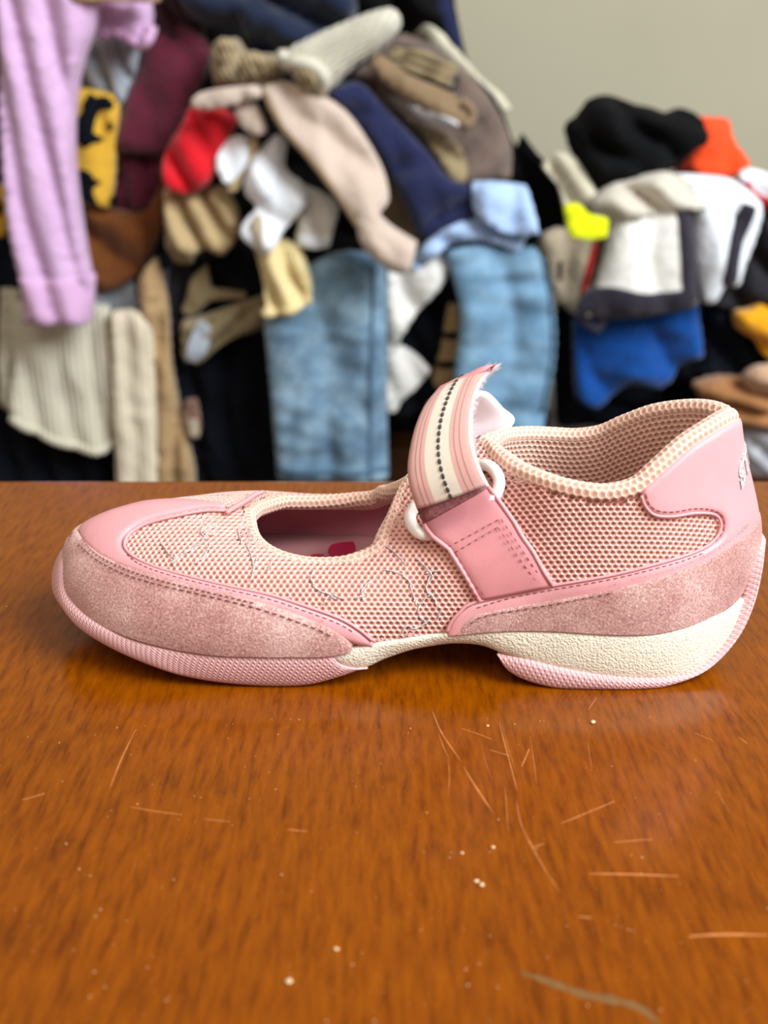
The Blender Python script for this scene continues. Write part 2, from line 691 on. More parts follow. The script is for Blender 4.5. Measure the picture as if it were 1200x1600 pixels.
# station: B (u, v, depth) on the feather line | T (u, v, depth) on the top line
ST = [
    ((99, 864, .346), (388, 800, .346)), ((100, 893, .334), (389, 808, .342)), ((107, 926, .324), (391, 820, .336)),
    ((140, 964, .313), (396, 833, .331)), ((195, 991, .305), (406, 845, .326)), ((258, 1008, .301), (422, 857, .321)),
    ((330, 1018, .2985), (445, 867, .318)), ((400, 1021, .2975), (475, 874, .316)), ((460, 1021, .2975), (510, 876, .315)),
    ((515, 1020, .298), (545, 873, .315)), ((560, 1010, .3), (575, 864, .317)), ((600, 1004, .302), (598, 846, .320)),
    ((635, 998, .303), (613, 806, .330)), ((665, 994, .304), (640, 744, .345)), ((700, 990, .304), (700, 704, .344)),
    ((740, 985, .304), (748, 686, .3435)), ((780, 982, .3035), (772, 709, .333)), ((820, 981, .303), (805, 735, .322)),
    ((870, 982, .302), (860, 757, .313)), ((920, 985, .301), (910, 769, .309)), ((970, 987, .301), (955, 772, .308)),
    ((1020, 986, .302), (1000, 760, .309)), ((1065, 977, .305), (1035, 731, .312)), ((1105, 962, .310), (1075, 696, .317)),
    ((1137, 945, .316), (1115, 670, .323)), ((1160, 918, .324), (1140, 655, .329)), ((1176, 880, .335), (1150, 650, .335)),
]
NS = len(ST) - 1
B3 = np.array([at_y(*a) for a, _ in ST])   # outlines were read off the outer skin: the body lies a panel's thickness inside
T3 = np.array([at_y(*c) for _, c in ST])
YB = np.interp(np.arange(NS + 1), [0, 13, 26], [.346, .345, .335])
YT = np.interp(np.arange(NS + 1), [0, 13, 14, 15, 26], [.346, .345, .344, .3435, .335])
# plan normals and handles
HB, HT = np.zeros((NS + 1, 3)), np.zeros((NS + 1, 3))
nang = np.radians(np.interp(np.arange(NS + 1), [0, 1, 2, 3, 4, 5, 6, 8, 20, 22, 23, 24, 25, 26],
                            [180, 200, 220, 238, 252, 262, 267, 270, 270, 280, 292, 312, 335, 360]))
for i in range(NS + 1):
    n = np.array([math.cos(nang[i]), math.sin(nang[i]), 0])
    B3[i] -= n * np.interp(i, [0, 3, 6, 20, 23, 26], [.0024, .002, 0, 0, .0009, .0012])
    T3[i] -= n * np.interp(i, [0, 21, 23, 26], [0, 0, .0002, .0002])
    d = B3[i] - T3[i]
    d[2] = 0
    L = np.linalg.norm(d)
    d /= L
    h = T3[i, 2] - B3[i, 2]
    w = np.interp(i, [0, 6, 11, 16, 26], [1, 1, 1, 0, 0])
    dn = d * w + n * (1 - w)
    ou = np.interp(i, [0, 3, 6, 10, 12, 13.5, 15, 17, 21, 26], [.44, .45, .46, .42, .42, .5, .5, .3, .1, .05]) * L if i < 17 else np.interp(i, [17, 19, 21, 24, 26], [.006, .004, .003, .0035, .0038])
    dz = np.interp(i, [0, 4, 8, 11, 13, 15, 17, 20, 23, 26], [.006, .004, -.002, -.006, -.004, -.004, -.018, -.02, -.022, -.022])
    HT[i] = dn * ou + np.array([0, 0, dz])
    bo = np.interp(i, [0, 4, 8, 12, 18, 22, 26], [-.001, .0, .002, .001, .001, .002, .003])
    bz = np.interp(i, [0, 4, 8, 11, 14, 18, 26], [.0155, .0155, .0145, .018, .022, .018, .02])
    HB[i] = n * bo + np.array([0, 0, bz])


def mirror_y(P, ym):
    Q = P.copy()
    Q[..., 1] = 2 * ym - Q[..., 1]
    return Q


def cr(A, s, ym=None, handle=False):
    """Catmull-Rom along the stations; the end tangents run straight across the middle line"""
    A = np.asarray(A)
    n = len(A) - 1
    if ym is None:
        first, last = A[1].copy(), A[n - 1].copy()
        if handle:
            first[1] *= -1
            last[1] *= -1
    else:
        first = mirror_y(A[1], ym[1])
        last = mirror_y(A[n - 1], ym[n - 1])
    Q = np.concatenate([first[None], A, last[None]])
    s = np.clip(np.asarray(s, float), 0, n)
    i = np.minimum(s.astype(int), n - 1)
    t = (s - i)[..., None]
    p0, p1, p2, p3 = Q[i], Q[i + 1], Q[i + 2], Q[i + 3]
    return 0.5 * (2 * p1 + (p2 - p0) * t + (2 * p0 - 5 * p1 + 4 * p2 - p3) * t * t + (3 * p1 - p0 - 3 * p2 + p3) * t ** 3)


def S(s, t, side=0):
    s, t = np.broadcast_arrays(np.asarray(s, float), np.asarray(t, float))
    Bc, Tc = cr(B3, s, YB), cr(T3, s, YT)
    hb, ht = cr(HB, s, handle=True), cr(HT, s, handle=True)
    q = t[..., None]
    P = (1 - q) ** 3 * Bc + 3 * (1 - q) ** 2 * q * (Bc + hb) + 3 * (1 - q) * q * q * (Tc + ht) + q ** 3 * Tc
    # the heel cup swells a little over its middle
    if side == 0:
        return P
    yb, yt = np.interp(s, np.arange(NS + 1), YB), np.interp(s, np.arange(NS + 1), YT)
    ym = yb + (yt - yb) * t
    wf = 1 - 0.2 * (1 - t) * np.exp(-((s - 13.5) / 5.0) ** 2) * np.clip(s * (NS - s) / 40.0, 0, 1)
    P[..., 1] = ym + (ym - P[..., 1]) * wf
    return P


def NRM(s, t, side=0):
    s, t = np.broadcast_arrays(np.asarray(s, float), np.asarray(t, float))
    e = 0.02
    s0, s1 = np.clip(s - e, 0, NS), np.clip(s + e, 0, NS)
    t0, t1 = np.clip(t - .01, 0, 1), np.clip(t + .01, 0, 1)
    n = np.cross(S(s1, t, side) - S(s0, t, side), S(s, t1, side) - S(s, t0, side))
    if side:
        n = -n
    n /= np.linalg.norm(n, axis=-1)[..., None] + 1e-15
    edge = (s < 1e-6) | (s > NS - 1e-6)
    if edge.any():
        n[edge, 1] = 0
        n[edge] /= np.linalg.norm(n[edge], axis=-1)[..., None] + 1e-15
    return n


def surf(s, t, off=0.0, side=0):
    off = np.asarray(off, float)
    return S(s, t, side) + NRM(s, t, side) * off[..., None]


GS, GT = np.meshgrid(np.linspace(0, NS, 521), np.linspace(0, 1, 121), indexing='ij')
GP = S(GS, GT)
GPX = proj(GP).reshape(-1, 2)
GN = NRM(GS, GT).reshape(-1, 3)
VIS = ((GP.reshape(-1, 3) - np.array([0, 0, CAM_H])) * GN).sum(1) < 0.0   # the half that faces the viewer
GPEN = np.where(VIS, 0, 400.0)


def inv(px, off=0.0):
    """photo pixel -> (s, t) on the near side of the upper"""
    out = []
    for u, v in np.asarray(px, float):
        d = (GPX[:, 0] - u) ** 2 + (GPX[:, 1] - v) ** 2 + GPEN
        k = int(d.argmin())
        s, t = GS.ravel()[k], GT.ravel()[k]
        for _ in range(4):
            s2, t2 = (s + .01 if s < NS - .02 else s - .01), (t + .004 if t < .99 else t - .004)
            q = proj(surf(np.array([s, s2, s]), np.array([t, t, t2]), off))
            J = np.stack([(q[1] - q[0]) / (s2 - s), (q[2] - q[0]) / (t2 - t)], 1)
            if abs(np.linalg.det(J)) < 1e-3:
                break
            dl = np.linalg.solve(J, np.array([u, v]) - q[0])
            s = float(np.clip(s + np.clip(dl[0], -.15, .15), 0, NS))
            t = float(np.clip(t + np.clip(dl[1], -.04, .04), 0, 1))
        out.append((s, t))
    return np.array(out)


# metric: arc length along the middle of the side
_sv = np.linspace(0, NS, 521)
_mid = S(_sv, np.full(521, .35))
SM = np.r_[0, np.cumsum(np.linalg.norm(np.diff(_mid, axis=0), axis=1))]
TM = 0.05


def st2m(st):
    return np.stack([np.interp(st[:, 0], _sv, SM), st[:, 1] * TM], -1)


def m2st(m):
    return np.interp(m[:, 0], SM, _sv), np.clip(m[:, 1] / TM, 0, 1)


def panel(name, poly_st, base, thick, r, mat, both=False, step=.0022, parent=None, far=False):
    poly = resample(st2m(np.asarray(poly_st, float)), .0012)
    V2, F, rim = cdt(poly, step, (r * .12, r * .45, r))
    s, t = m2st(V2)
    s = np.where(s < 1e-3, 0, np.where(s > NS - 1e-3, NS, s))
    mid = (s == 0) | (s == NS)
    bevel = rim & ~mid & (t > 1e-4)
    P0 = S(s, t)
    dense = P0[bevel] if bevel.any() else P0[:1] + 9
    e = near_dist(P0, dense)
    h = base + thick * np.sqrt(np.clip(1 - (1 - np.minimum(e / r, 1)) ** 2, 0, 1))
    Vs, Fs, uvs, off = [], [], [], 0
    for side in ((0, 1) if both else ((1,) if far else (0,))):
        P = surf(s, t, h, side)
        f = F if side == 0 else [q[::-1] for q in F]
        re = rim_edges(f)
        skirt_i = sorted({a for ed in re for a in ed})
        mp = {a: len(P) + k for k, a in enumerate(skirt_i)}
        sk = surf(s[skirt_i], t[skirt_i], np.full(len(skirt_i), -.0008), side)
        Vs.append(np.vstack([P, sk]))
        allF = list(f) + [(b, a, mp[a], mp[b]) for a, b in re if not (mid[a] and mid[b])]
        Fs += [tuple(i + off for i in q) for q in allF]
        m = np.vstack([V2, V2[skirt_i]])
        uvs.append(m)
        off += len(P) + len(sk)
    V = np.concatenate(Vs)
    o = child(parent or shoe, name, V, Fs, mat, uv=np.concatenate(uvs))
    if both:
        bm = bmesh.new()
        bm.from_mesh(o.data)
        bmesh.ops.remove_doubles(bm, verts=[v for v in bm.verts if v.is_boundary], dist=2e-5)
        bm.to_mesh(o.data)
        bm.free()
    return o


def st(*pts):
    return np.array(pts, float)


# ---- the hidden body of the upper with its inside
nS, nT = 131, 25
gs, gt = np.meshgrid(np.linspace(0, NS, nS), np.linspace(0, 1, nT), indexing='ij')


def shell(off, flip, s0=0, s1=NS, t0=0, t1=1, ns=nS, nt=nT, sides=(0, 1), clampy=True):
    a, c = np.meshgrid(np.linspace(s0, s1, ns), np.linspace(t0, t1, nt), indexing='ij')
    Vs, Fs = [], []
    for k, side in enumerate(sides):
        P = surf(a, c, np.full(a.shape, off), side)
        if clampy and off < 0:
            yb, yt = np.interp(a, np.arange(NS + 1), YB), np.interp(a, np.arange(NS + 1), YT)
            ym = yb + (yt - yb) * c
            P[..., 1] = np.minimum(P[..., 1], ym) if side == 0 else np.maximum(P[..., 1], ym)
        Vs.append(P.reshape(-1, 3))
        o = k * ns * nt
        for i in range(ns - 1):
            for j in range(nt - 1):
                f = (o + i * nt + j, o + (i + 1) * nt + j, o + (i + 1) * nt + j + 1, o + i * nt + j + 1)
                Fs.append(f if (side == 0) != flip else f[::-1])
    return np.concatenate(Vs), Fs


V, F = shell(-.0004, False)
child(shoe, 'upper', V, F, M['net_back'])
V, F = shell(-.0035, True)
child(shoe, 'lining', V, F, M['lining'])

# ---- open net fabric: real hexagonal meshes of thread over the tan backing
b = MB()
faces = []
gi = lambda i, j: i * 121 + j
for i in range(520):
    for j in range(120):
        faces.append((gi(i, j), gi(i + 1, j), gi(i + 1, j + 1), gi(i, j + 1)))
BV = [BVHTree.FromPolygons([Vector(p) for p in S(GS, GT, sd).reshape(-1, 3)], faces) for sd in (0, 1)]


def hexnet(centres, pos, p, rim=.66, hole=.5, hgt=.0008, aspect=.866):
    """centres: lattice (i, j) cells; pos(a, b, h) -> room point (arrays). returns verts, faces, material index"""
    key, A = {}, []
    F, mi = [], []

    def vid(a, b, h):
        k = (round(a * 2e5), round(b * 2e5), round(h * 1e6))
        if k not in key:
            key[k] = len(A)
            A.append((a, b, h))
        return key[k]
    R = p / math.sqrt(3)
    ys = aspect / .866
    for i, j in centres:
        ca, cb = (i + (j % 2) * .5) * p, j * p * aspect
        ring = []
        for k in range(12):
            an = math.radians(30 * k + 30)
            rr = R if k % 2 == 0 else R * .866
            ring.append((math.cos(an) * rr, math.sin(an) * rr * ys, hgt if k % 2 == 0 else hgt * .72))
        r0 = [vid(ca + x, cb + y, h) for x, y, h in ring]
        r1, r2 = [], []
        for k in range(12):
            an = math.radians(30 * k + 30)
            r1.append(vid(ca + math.cos(an) * R * rim, cb + math.sin(an) * R * rim * ys, hgt * .62))
            r2.append(vid(ca + math.cos(an) * R * hole, cb + math.sin(an) * R * hole * ys, .00004))
        c = vid(ca, cb, 0.00008)
        for k in range(12):
            k2 = (k + 1) % 12
            F.append((r0[k], r0[k2], r1[k2], r1[k]))
            mi.append(0)
            F.append((r1[k], r1[k2], r2[k2], r2[k]))
            mi.append(0)
            F.append((r2[k], r2[k2], c))
            mi.append(1)
    A = np.array(A)
    return pos(A[:, 0], A[:, 1], A[:, 2]), F, mi


PHI = math.radians(30)
EB = np.array([0, math.sin(PHI), math.cos(PHI)])
DR = np.array([0, math.cos(PHI), -math.sin(PHI)])
BASE = np.array([0, .30, .02])


def plane_pos(side):
    sg = -1 if side else 1
    eb, dr = EB * (1, sg, 1), DR * (1, sg, 1)
    base = BASE if side == 0 else np.array([0, 2 * .345 - .30, .02])

    def f(a, bb, h):
        out = np.empty((len(a), 3))
        for k in range(len(a)):
            o = base + np.array([a[k], 0, 0]) + eb * bb[k] - dr * .12
            loc, n, idx, dist = BV[side].ray_cast(Vector(o), Vector(dr))
            if loc is None:
                loc, n, idx, dist = BV[side].find_nearest(Vector(o + dr * .12))
            if n.dot(Vector(dr)) > 0:
                n = -n
            out[k] = np.array(loc) + np.array(n) * h[k]
        return out
    return f


PITCHN = .00215
vamp_px = np.array([(186, 850), (200, 826), (240, 804), (300, 786), (360, 780), (386, 800), (396, 840), (430, 868), (480, 880), (545, 880), (590, 860),
                    (612, 800), (640, 742), (700, 702), (748, 684), (800, 728), (860, 768), (910, 781), (960, 785), (1010, 774), (1022, 797), (1100, 795), (1130, 810),
                    (1130, 835), (1060, 880), (960, 905), (860, 925), (740, 950), (700, 995), (600, 1006), (560, 1012), (500, 968), (420, 942), (300, 915), (220, 888)], float)
cells = []
pp = plane_pos(0)
for j in range(-50, 80):
    for i in range(-78, 82):
        a, bb = (i + (j % 2) * .5) * PITCHN, j * PITCHN * .7
        o = BASE + np.array([a, 0, 0]) + EB * bb - DR * .12
        loc, n, idx, dist = BV[0].ray_cast(Vector(o), Vector(DR))
        if loc is not None and inside(proj(np.array(loc))[None], vamp_px)[0]:
            cells.append((i, j))
for side in (0, 1):
    V, F, mi = hexnet(cells, plane_pos(side), PITCHN, aspect=.7)
    if side:
        F = [f[::-1] for f in F]
    o = child(shoe, 'mesh_fabric', V, F, [M['net'], M['net_back']], midx=mi)
    o['kind'] = 'stuff'
    o['label'] = 'open pink net fabric with tan holes'

# padded net lining seen inside the collar and round the front opening
_tv = np.linspace(0, 1, 61)


def inner_pos(side, off, s_lo):
    sv = np.linspace(0, NS, 261)
    A, T2 = np.meshgrid(sv, _tv, indexing='ij')
    P = surf(A, T2, np.full(A.shape, off), side)
    al = np.concatenate([np.zeros((261, 1)), np.cumsum(np.linalg.norm(np.diff(P, axis=1), axis=2), axis=1)], 1)
    L = al[:, -1]
    tp = P[:, -1]
    ml = np.r_[0, np.cumsum(np.linalg.norm(np.diff(P[:, 42], axis=0), axis=1))]
    m0 = np.interp(s_lo, sv, ml)

    def f(a, bb, h):
        s = np.interp(a + m0, ml, sv)
        k = np.clip((s / NS * 260).round().astype(int), 0, 260)
        t = np.array([np.interp(L[kk] - x, al[kk], _tv) for kk, x in zip(k, bb)])
        Q = surf(s, t, off - h, side)
        yb, yt = np.interp(s, np.arange(NS + 1), YB), np.interp(s, np.arange(NS + 1), YT)
        ym = yb + (yt - yb) * t
        Q[:, 1] = np.maximum(Q[:, 1], ym) if side else np.minimum(Q[:, 1], ym)
        return Q
    return f, ml[-1] - m0


for side in (1, 0):
    for s_lo, s_hi, depth in ((15.0, NS, .036), (2.0, 12.4, .0095)):
        pos, Lx = inner_pos(side, -.0050 if s_hi == NS else -.0044, s_lo)
        p = .0024
        if s_hi < NS:
            sv = np.linspace(0, NS, 261)
            ml = np.r_[0, np.cumsum(np.linalg.norm(np.diff(surf(sv, np.full(261, .7), np.full(261, -.0042), side), axis=0), axis=1))]
            Lx = np.interp(s_hi, sv, ml) - np.interp(s_lo, sv, ml)
        cs = [(i, j) for j in range(0, int(depth / p / .866)) for i in range(0, int(Lx / p))]
        V, F, mi = hexnet(cs, pos, p, rim=.72, hole=.55, hgt=.0005)
        if side == 0:
            F = [f[::-1] for f in F]
        o = child(shoe, 'padded_lining', V, F, [M['collar_net'], M['collar_back']], midx=mi)
        o['kind'] = 'stuff'
        o['label'] = 'padded cream pink net lining'

# ---- rolled net bindings round the two openings
def binding(name, loop, nrm, r, p=.0024):
    P = resample(np.hstack([loop, nrm]), .0012)
    P, N = P[:, :3], P[:, 3:]
    n = len(P)
    tg = np.roll(P, -1, 0) - np.roll(P, 1, 0)
    tg /= np.linalg.norm(tg, axis=1)[:, None]
    N = N - tg * (N * tg).sum(1)[:, None]
    for _ in range(6):
        N = (np.roll(N, 1, 0) + N + np.roll(N, -1, 0)) / 3
    N /= np.linalg.norm(N, axis=1)[:, None]
    B2 = np.cross(tg, N)
    d = np.r_[0, np.cumsum(np.linalg.norm(np.roll(P, -1, 0) - P, axis=1))]
    L = d[-1]
    na = int(round(L / p))
    pa = L / na
    nr = 8
    cir = 2 * math.pi * r

    def pos(a, bb, h):
        x = np.mod(a, L)
        th = bb / (nr * pa * .866) * 2 * math.pi
        ex = lambda Q: np.stack([np.interp(x, d, np.r_[Q[:, c], Q[:1, c]]) for c in range(3)], -1)
        n1, n2 = ex(N), ex(B2)
        return ex(P) + (n1 * np.cos(th)[:, None] + n2 * np.sin(th)[:, None]) * (r + h)[:, None]
    cs = [(i, j) for j in range(nr) for i in range(na)]
    V, F, mi = hexnet(cs, pos, pa, rim=.74, hole=.52, hgt=.00045)
    bm = MB()
    bm.add(V, F)
    o = child(shoe, name, V, F, [M['collar_net'], M['collar_back']], midx=mi)
    bm2 = bmesh.new()
    bm2.from_mesh(o.data)
    bmesh.ops.remove_doubles(bm2, verts=bm2.verts, dist=5e-6)
    bmesh.ops.recalc_face_normals(bm2, faces=bm2.faces)
    bm2.to_mesh(o.data)
    bm2.free()
    return o


ss = np.linspace(0, 13, 80)
n_ = NRM(ss, np.full(80, .985))
f_ = NRM(ss, np.full(80, .985), 1)
lp = np.vstack([S(ss, np.full(80, 1.0)) - n_ * .0022, (S(ss, np.full(80, 1.0), 1) - f_ * .0022)[::-1][1:-1]])
nn = np.vstack([n_, f_[::-1][1:-1]])
binding('front_binding', lp, nn, .0027)
ss = np.linspace(15, NS, 90)
n_ = NRM(ss, np.full(90, .985))
f_ = NRM(ss, np.full(90, .985), 1)
lp = np.vstack([S(ss, np.full(90, 1.0)) - n_ * .0022, (S(ss, np.full(90, 1.0), 1) - f_ * .0022)[::-1][1:-1]])
nn = np.vstack([n_, f_[::-1][1:-1]])
binding('collar', lp, nn, .0029)

# ---- insole
ss = np.linspace(0, NS, 60)
a, c = surf(ss, np.full(60, .06), np.full(60, -.004)), surf(ss, np.full(60, .06), np.full(60, -.004), 1)
V, F = [], []
for i in range(60):
    for k in range(7):
        w = k / 6
        q = a[i] * (1 - w) + c[i] * w
        V.append(q + np.array([0, 0, -.0015 * math.sin(math.pi * w) + .0015]))
for i in range(59):
    for k in range(6):
        F.append((i * 7 + k, (i + 1) * 7 + k, (i + 1) * 7 + k + 1, i * 7 + k + 1))
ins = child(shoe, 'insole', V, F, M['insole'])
IZ = float(np.mean([v[2] for v in V[7 * 20:7 * 32]]))


def print_patch(px, z):
    P = smc([tuple(at_z(u, v, z)) for u, v in px], 4)
    n = len(P)
    Vt = np.vstack([P, P.mean(0)[None]])
    child(ins, 'red_print', Vt, [(n, i, (i + 1) % n) for i in range(n)], M['red_print'])


print_patch([(512, 862), (518, 851), (535, 847), (552, 846), (556, 856), (548, 880), (520, 880)], IZ + .004)
print_patch([(562, 862), (575, 854), (590, 850), (600, 856), (585, 880), (564, 880)], IZ + .004)
print_patch([(480, 872), (490, 866), (506, 866), (508, 880), (484, 884)], IZ + .004)

# ---- leather and suede panels, outlines read off the near side, carried round toe and heel, repeated on the far side
tip = inv([(352, 797)])[0]
capedge = inv(sm([(352, 797), (320, 797), (280, 804), (232, 816), (206, 830), (194, 846), (197, 861), (215, 875), (250, 889), (305, 904), (360, 917),
                  (420, 930), (480, 949), (530, 967), (560, 984), (583, 1002)]))
caplow = inv(sm([(575, 1008), (552, 1004), (500, 984), (440, 962), (360, 938), (280, 918), (210, 896), (160, 875), (134, 852)]))
cap = panel('toe_cap', np.vstack([st((0, tip[1])), capedge, st((capedge[-1][0], 0), (caplow[0][0], 0)), caplow, st((0, caplow[-1][1] - .03))]),
            .0003, .0016, .0016, M['leather'], both=True)
sued = inv(sm([(124, 824), (133, 842), (160, 866), (202, 886), (255, 902), (320, 918), (400, 937), (460, 955), (508, 973), (535, 988), (550, 1004)]))
toe = panel('toe_guard', np.vstack([st((0, sued[0][1] + .02)), sued, st((sued[-1][0], 0), (0, 0))]), .0006, .0017, .0018, M['suede'], both=True)
tl = float(S(NS, 1.0)[2])
c_edge = inv(sm([(697, 988), (704, 972), (716, 957), (736, 942)])), inv(sm([(736, 942), (795, 928), (860, 915), (960, 897), (1055, 872), (1098, 856)])), \
    inv(sm([(1098, 856), (1119, 842), (1127, 826), (1125, 810), (1113, 802), (1085, 801), (1052, 806), (1024, 804), (1008, 792), (1000, 770)]))
c_top = c_edge[2][-1]
sx = np.linspace(c_top[0] + .15, NS, 12)
heel_poly = np.vstack([c_edge[0], c_edge[1][1:], c_edge[2][1:], np.stack([sx, np.full(12, .985)], -1), st((NS, 0), (c_edge[0][0][0], 0))])
counter = panel('heel_counter', heel_poly, .0003, .0016, .0016, M['leather'], both=True)
s_edge = inv(sm([(712, 990), (722, 970), (740, 956), (790, 945), (860, 933), (960, 914), (1050, 890), (1105, 868), (1150, 838), (1172, 818)]))
heel = panel('heel_guard', np.vstack([s_edge, st((NS, s_edge[-1][1] + .02), (NS, 0), (s_edge[0][0], 0))]), .0006, .0017, .0018, M['suede'], both=True)


# raised piping along the upper edges of the leather
def on(px, off, dense=6, smooth=True):
    q = inv(sm(px, dense) if smooth else px, off)
    return surf(q[:, 0], q[:, 1], np.full(len(q), off))


def piping(px, off, r, parent, mat):
    bb = MB()
    bb.tube(on(px, off), r, 8)
    return bb.obj('piping', mat, parent)


piping([(352, 798), (320, 798), (280, 805), (232, 817), (206, 831), (195, 846), (198, 860), (216, 874), (250, 888), (305, 903), (360, 916),
        (420, 929), (480, 948), (530, 966), (560, 983), (582, 1001)], .0015, .00055, cap, M['leather'])
piping([(698, 987), (705, 972), (717, 958), (737, 943), (795, 929), (860, 916), (960, 898), (1055, 873), (1098, 857), (1118, 842), (1126, 826),
        (1124, 811), (1113, 803), (1085, 802), (1052, 807), (1024, 805), (1009, 792), (1002, 775)], .0015, .00055, counter, M['leather'])


def stitches(px, off, parent, mat, dash=.0015, gap=.0009, r=.00022):
    P = resample(on(px, off), .0003, closed=False)
    n = len(P)
    bb = MB()
    k, per = 0, int((dash + gap) / .0003)
    dn = int(dash / .0003)
    while k + dn < n:
        bb.tube(P[[k, k + dn // 2, k + dn]], [r * .7, r, r * .7], 5)
        k += per
    o = bb.obj('stitching', mat, parent)
    o['kind'] = 'stuff'
    return o


stitches([(199, 866), (216, 880), (250, 894), (305, 909), (360, 922), (420, 936), (480, 956), (530, 975), (558, 992)], .0019, cap, M['thread'])
stitches([(122, 850), (150, 874), (195, 897), (255, 915), (320, 930), (400, 950), (455, 968), (500, 985), (524, 998)], .0027, toe, M['thread'], .002)
stitches([(128, 842), (150, 866), (198, 890), (255, 908), (320, 924), (400, 943)], .0027, toe, M['thread'], .0013)
stitches([(745, 950), (795, 935), (860, 922), (960, 904), (1055, 880), (1100, 864)], .0019, counter, M['thread'])
stitches([(1118, 846), (1131, 828), (1129, 807), (1114, 797), (1085, 795), (1053, 800), (1028, 798), (1014, 787), (1008, 768)], .0019, counter, M['thread'])
stitches([(735, 975), (760, 962), (860, 945), (960, 926)], .0027, heel, M['thread'], .002)

# nap standing up along the suede edges
def nap(px, off, parent, n, ln=.0011, mat='suede', outward=(0, 0, 1)):
    P = on(px, off, 10)
    V, F = [], []
    for k in range(n):
        q = P[int(rng.random() * (len(P) - 1))] + rng.normal(0, .0002, 3)
        d = np.array(outward) * .8 + rng.normal(0, .5, 3)
        d = d / np.linalg.norm(d) * ln * (.4 + rng.random())
        w = np.cross(d, (0, 1, .2))
        w = w / (np.linalg.norm(w) + 1e-12) * .00006
        V += [q - w, q + w, q + d]
        F.append((3 * k, 3 * k + 1, 3 * k + 2))
    o = child(parent, 'nap', V, F, M[mat])
    o['kind'] = 'stuff'


nap([(126, 828), (150, 800), (172, 786), (192, 779)], .0012, toe, 160)
nap([(124, 826), (133, 842), (160, 866), (202, 886), (255, 902), (320, 918), (400, 937), (460, 955), (508, 973)], .0028, toe, 500, .0007)
nap([(860, 933), (960, 914), (1050, 890), (1105, 868), (1150, 838), (1172, 818)], .0028, heel, 300, .0007)

# ---- sole units
def solid_loft(name, stations, mat, bulge, parent=None, dense=6, capin=.006):
    tp = sm([tuple(at_y(*a)) for a, _ in stations], dense)
    bt = sm([tuple(at_y(*c)) for _, c in stations], dense)
    bt[:, 2] = np.maximum(bt[:, 2], 0.0)
    n = len(tp)
    ym = np.interp(tp[:, 0], [-.125, 0, .13], [.3465, .345, .335])
    wf = 1 - .2 * np.exp(-((tp[:, 0] - .02) / .045) ** 2)
    al = np.r_[0, np.cumsum(np.linalg.norm(np.diff((tp + bt) / 2, axis=0), axis=1))]
    tgx = np.gradient((tp + bt) / 2, axis=0)
    out = np.stack([tgx[:, 1], -tgx[:, 0], tgx[:, 0] * 0], -1)
    out /= np.linalg.norm(out, axis=1)[:, None] + 1e-12
    rows, uvr = [], []
    prof = [0, .06, .2, .4, .6, .8, .94, 1]
    for w in prof:
        bl = bulge * math.sqrt(max(0, 1 - (2 * w - 1) ** 2))
        rows.append(tp * (1 - w) + bt * w + out * bl)
        uvr.append(w)
    near = np.stack(rows, 1)
    far = near.copy()
    far[..., 1] = ym[:, None] + (ym[:, None] - near[..., 1]) * wf[:, None]
    # sink the rows under the shoe towards the middle
    R = near.shape[1]
    hgt = np.linalg.norm(tp - bt, axis=1)
    ring = np.concatenate([near, far[:, ::-1]], 1)
    m = ring.shape[1]
    V = ring.reshape(-1, 3)
    uv = np.zeros((n, m, 2))
    for r in range(m):
        w = prof[r] if r < R else prof[m - 1 - r]
        uv[:, r, 0] = al
        uv[:, r, 1] = -w * hgt
    F = []
    for i in range(n - 1):
        for r in range(m):
            r2 = (r + 1) % m
            F.append((i * m + r, i * m + r2, (i + 1) * m + r2, (i + 1) * m + r))
    F.append(tuple(range(m))[::-1])
    F.append(tuple((n - 1) * m + r for r in range(m)))
    F = [f[::-1] for f in F]
    o = child(parent or shoe, name, V, F, mat, uv=uv.reshape(-1, 2))
    bm2 = bmesh.new()
    bm2.from_mesh(o.data)
    bmesh.ops.recalc_face_normals(bm2, faces=bm2.faces)
    bm2.to_mesh(o.data)
    bm2.free()
    return o


solid_loft('front_outsole', [((101, 853, .347), (83, 905, .346)), ((98, 882, .335), (85, 928, .334)), ((102, 926, .3245), (101, 952, .323)),
                             ((122, 953, .316), (129, 984, .3135)), ((155, 977, .309), (186, 1018, .3055)), ((210, 999, .3035), (256, 1047, .3)),
                             ((262, 1012, .300), (305, 1060, .299)), ((330, 1021, .2975), (360, 1068, .2985)), ((400, 1023, .2965), (425, 1072, .2985)),
                             ((460, 1023, .2965), (480, 1070, .2985)), ((513, 1022, .297), (525, 1059, .299)), ((529, 1035, .298), (550, 1050, .3)),
                             ((549, 1042, .299), (565, 1044, .301)), ((572, 1041, .3005), (575, 1042, .301))], M['rubber'], .0016)
solid_loft('midsole', [((514, 1021, .2975), (518, 1024, .298)), ((535, 1015, .2985), (540, 1040, .299)), ((560, 1010, .2995), (572, 1042, .3005)),
                       ((600, 1003, .301), (600, 1030, .3025)), ((635, 998, .302), (640, 1016, .304)), ((665, 993, .303), (675, 1009, .305)),
                       ((700, 989, .303), (710, 1005, .305)), ((740, 984, .303), (750, 1008, .304)), ((780, 981, .3025), (785, 1020, .302)),
                       ((820, 980, .302), (830, 1034, .3)), ((870, 981, .301), (880, 1047, .2985)), ((920, 984, .3), (930, 1056, .298)),
                       ((970, 987, .3), (975, 1060, .298)), ((1020, 986, .301), (1030, 1060, .299)), ((1065, 977, .304), (1080, 1052, .3025)),
                       ((1105, 961, .309), (1115, 1026, .308)), ((1136, 945, .315), (1142, 990, .314)), ((1158, 934, .3205), (1159, 940, .321))],
           M['midsole'], .0012)
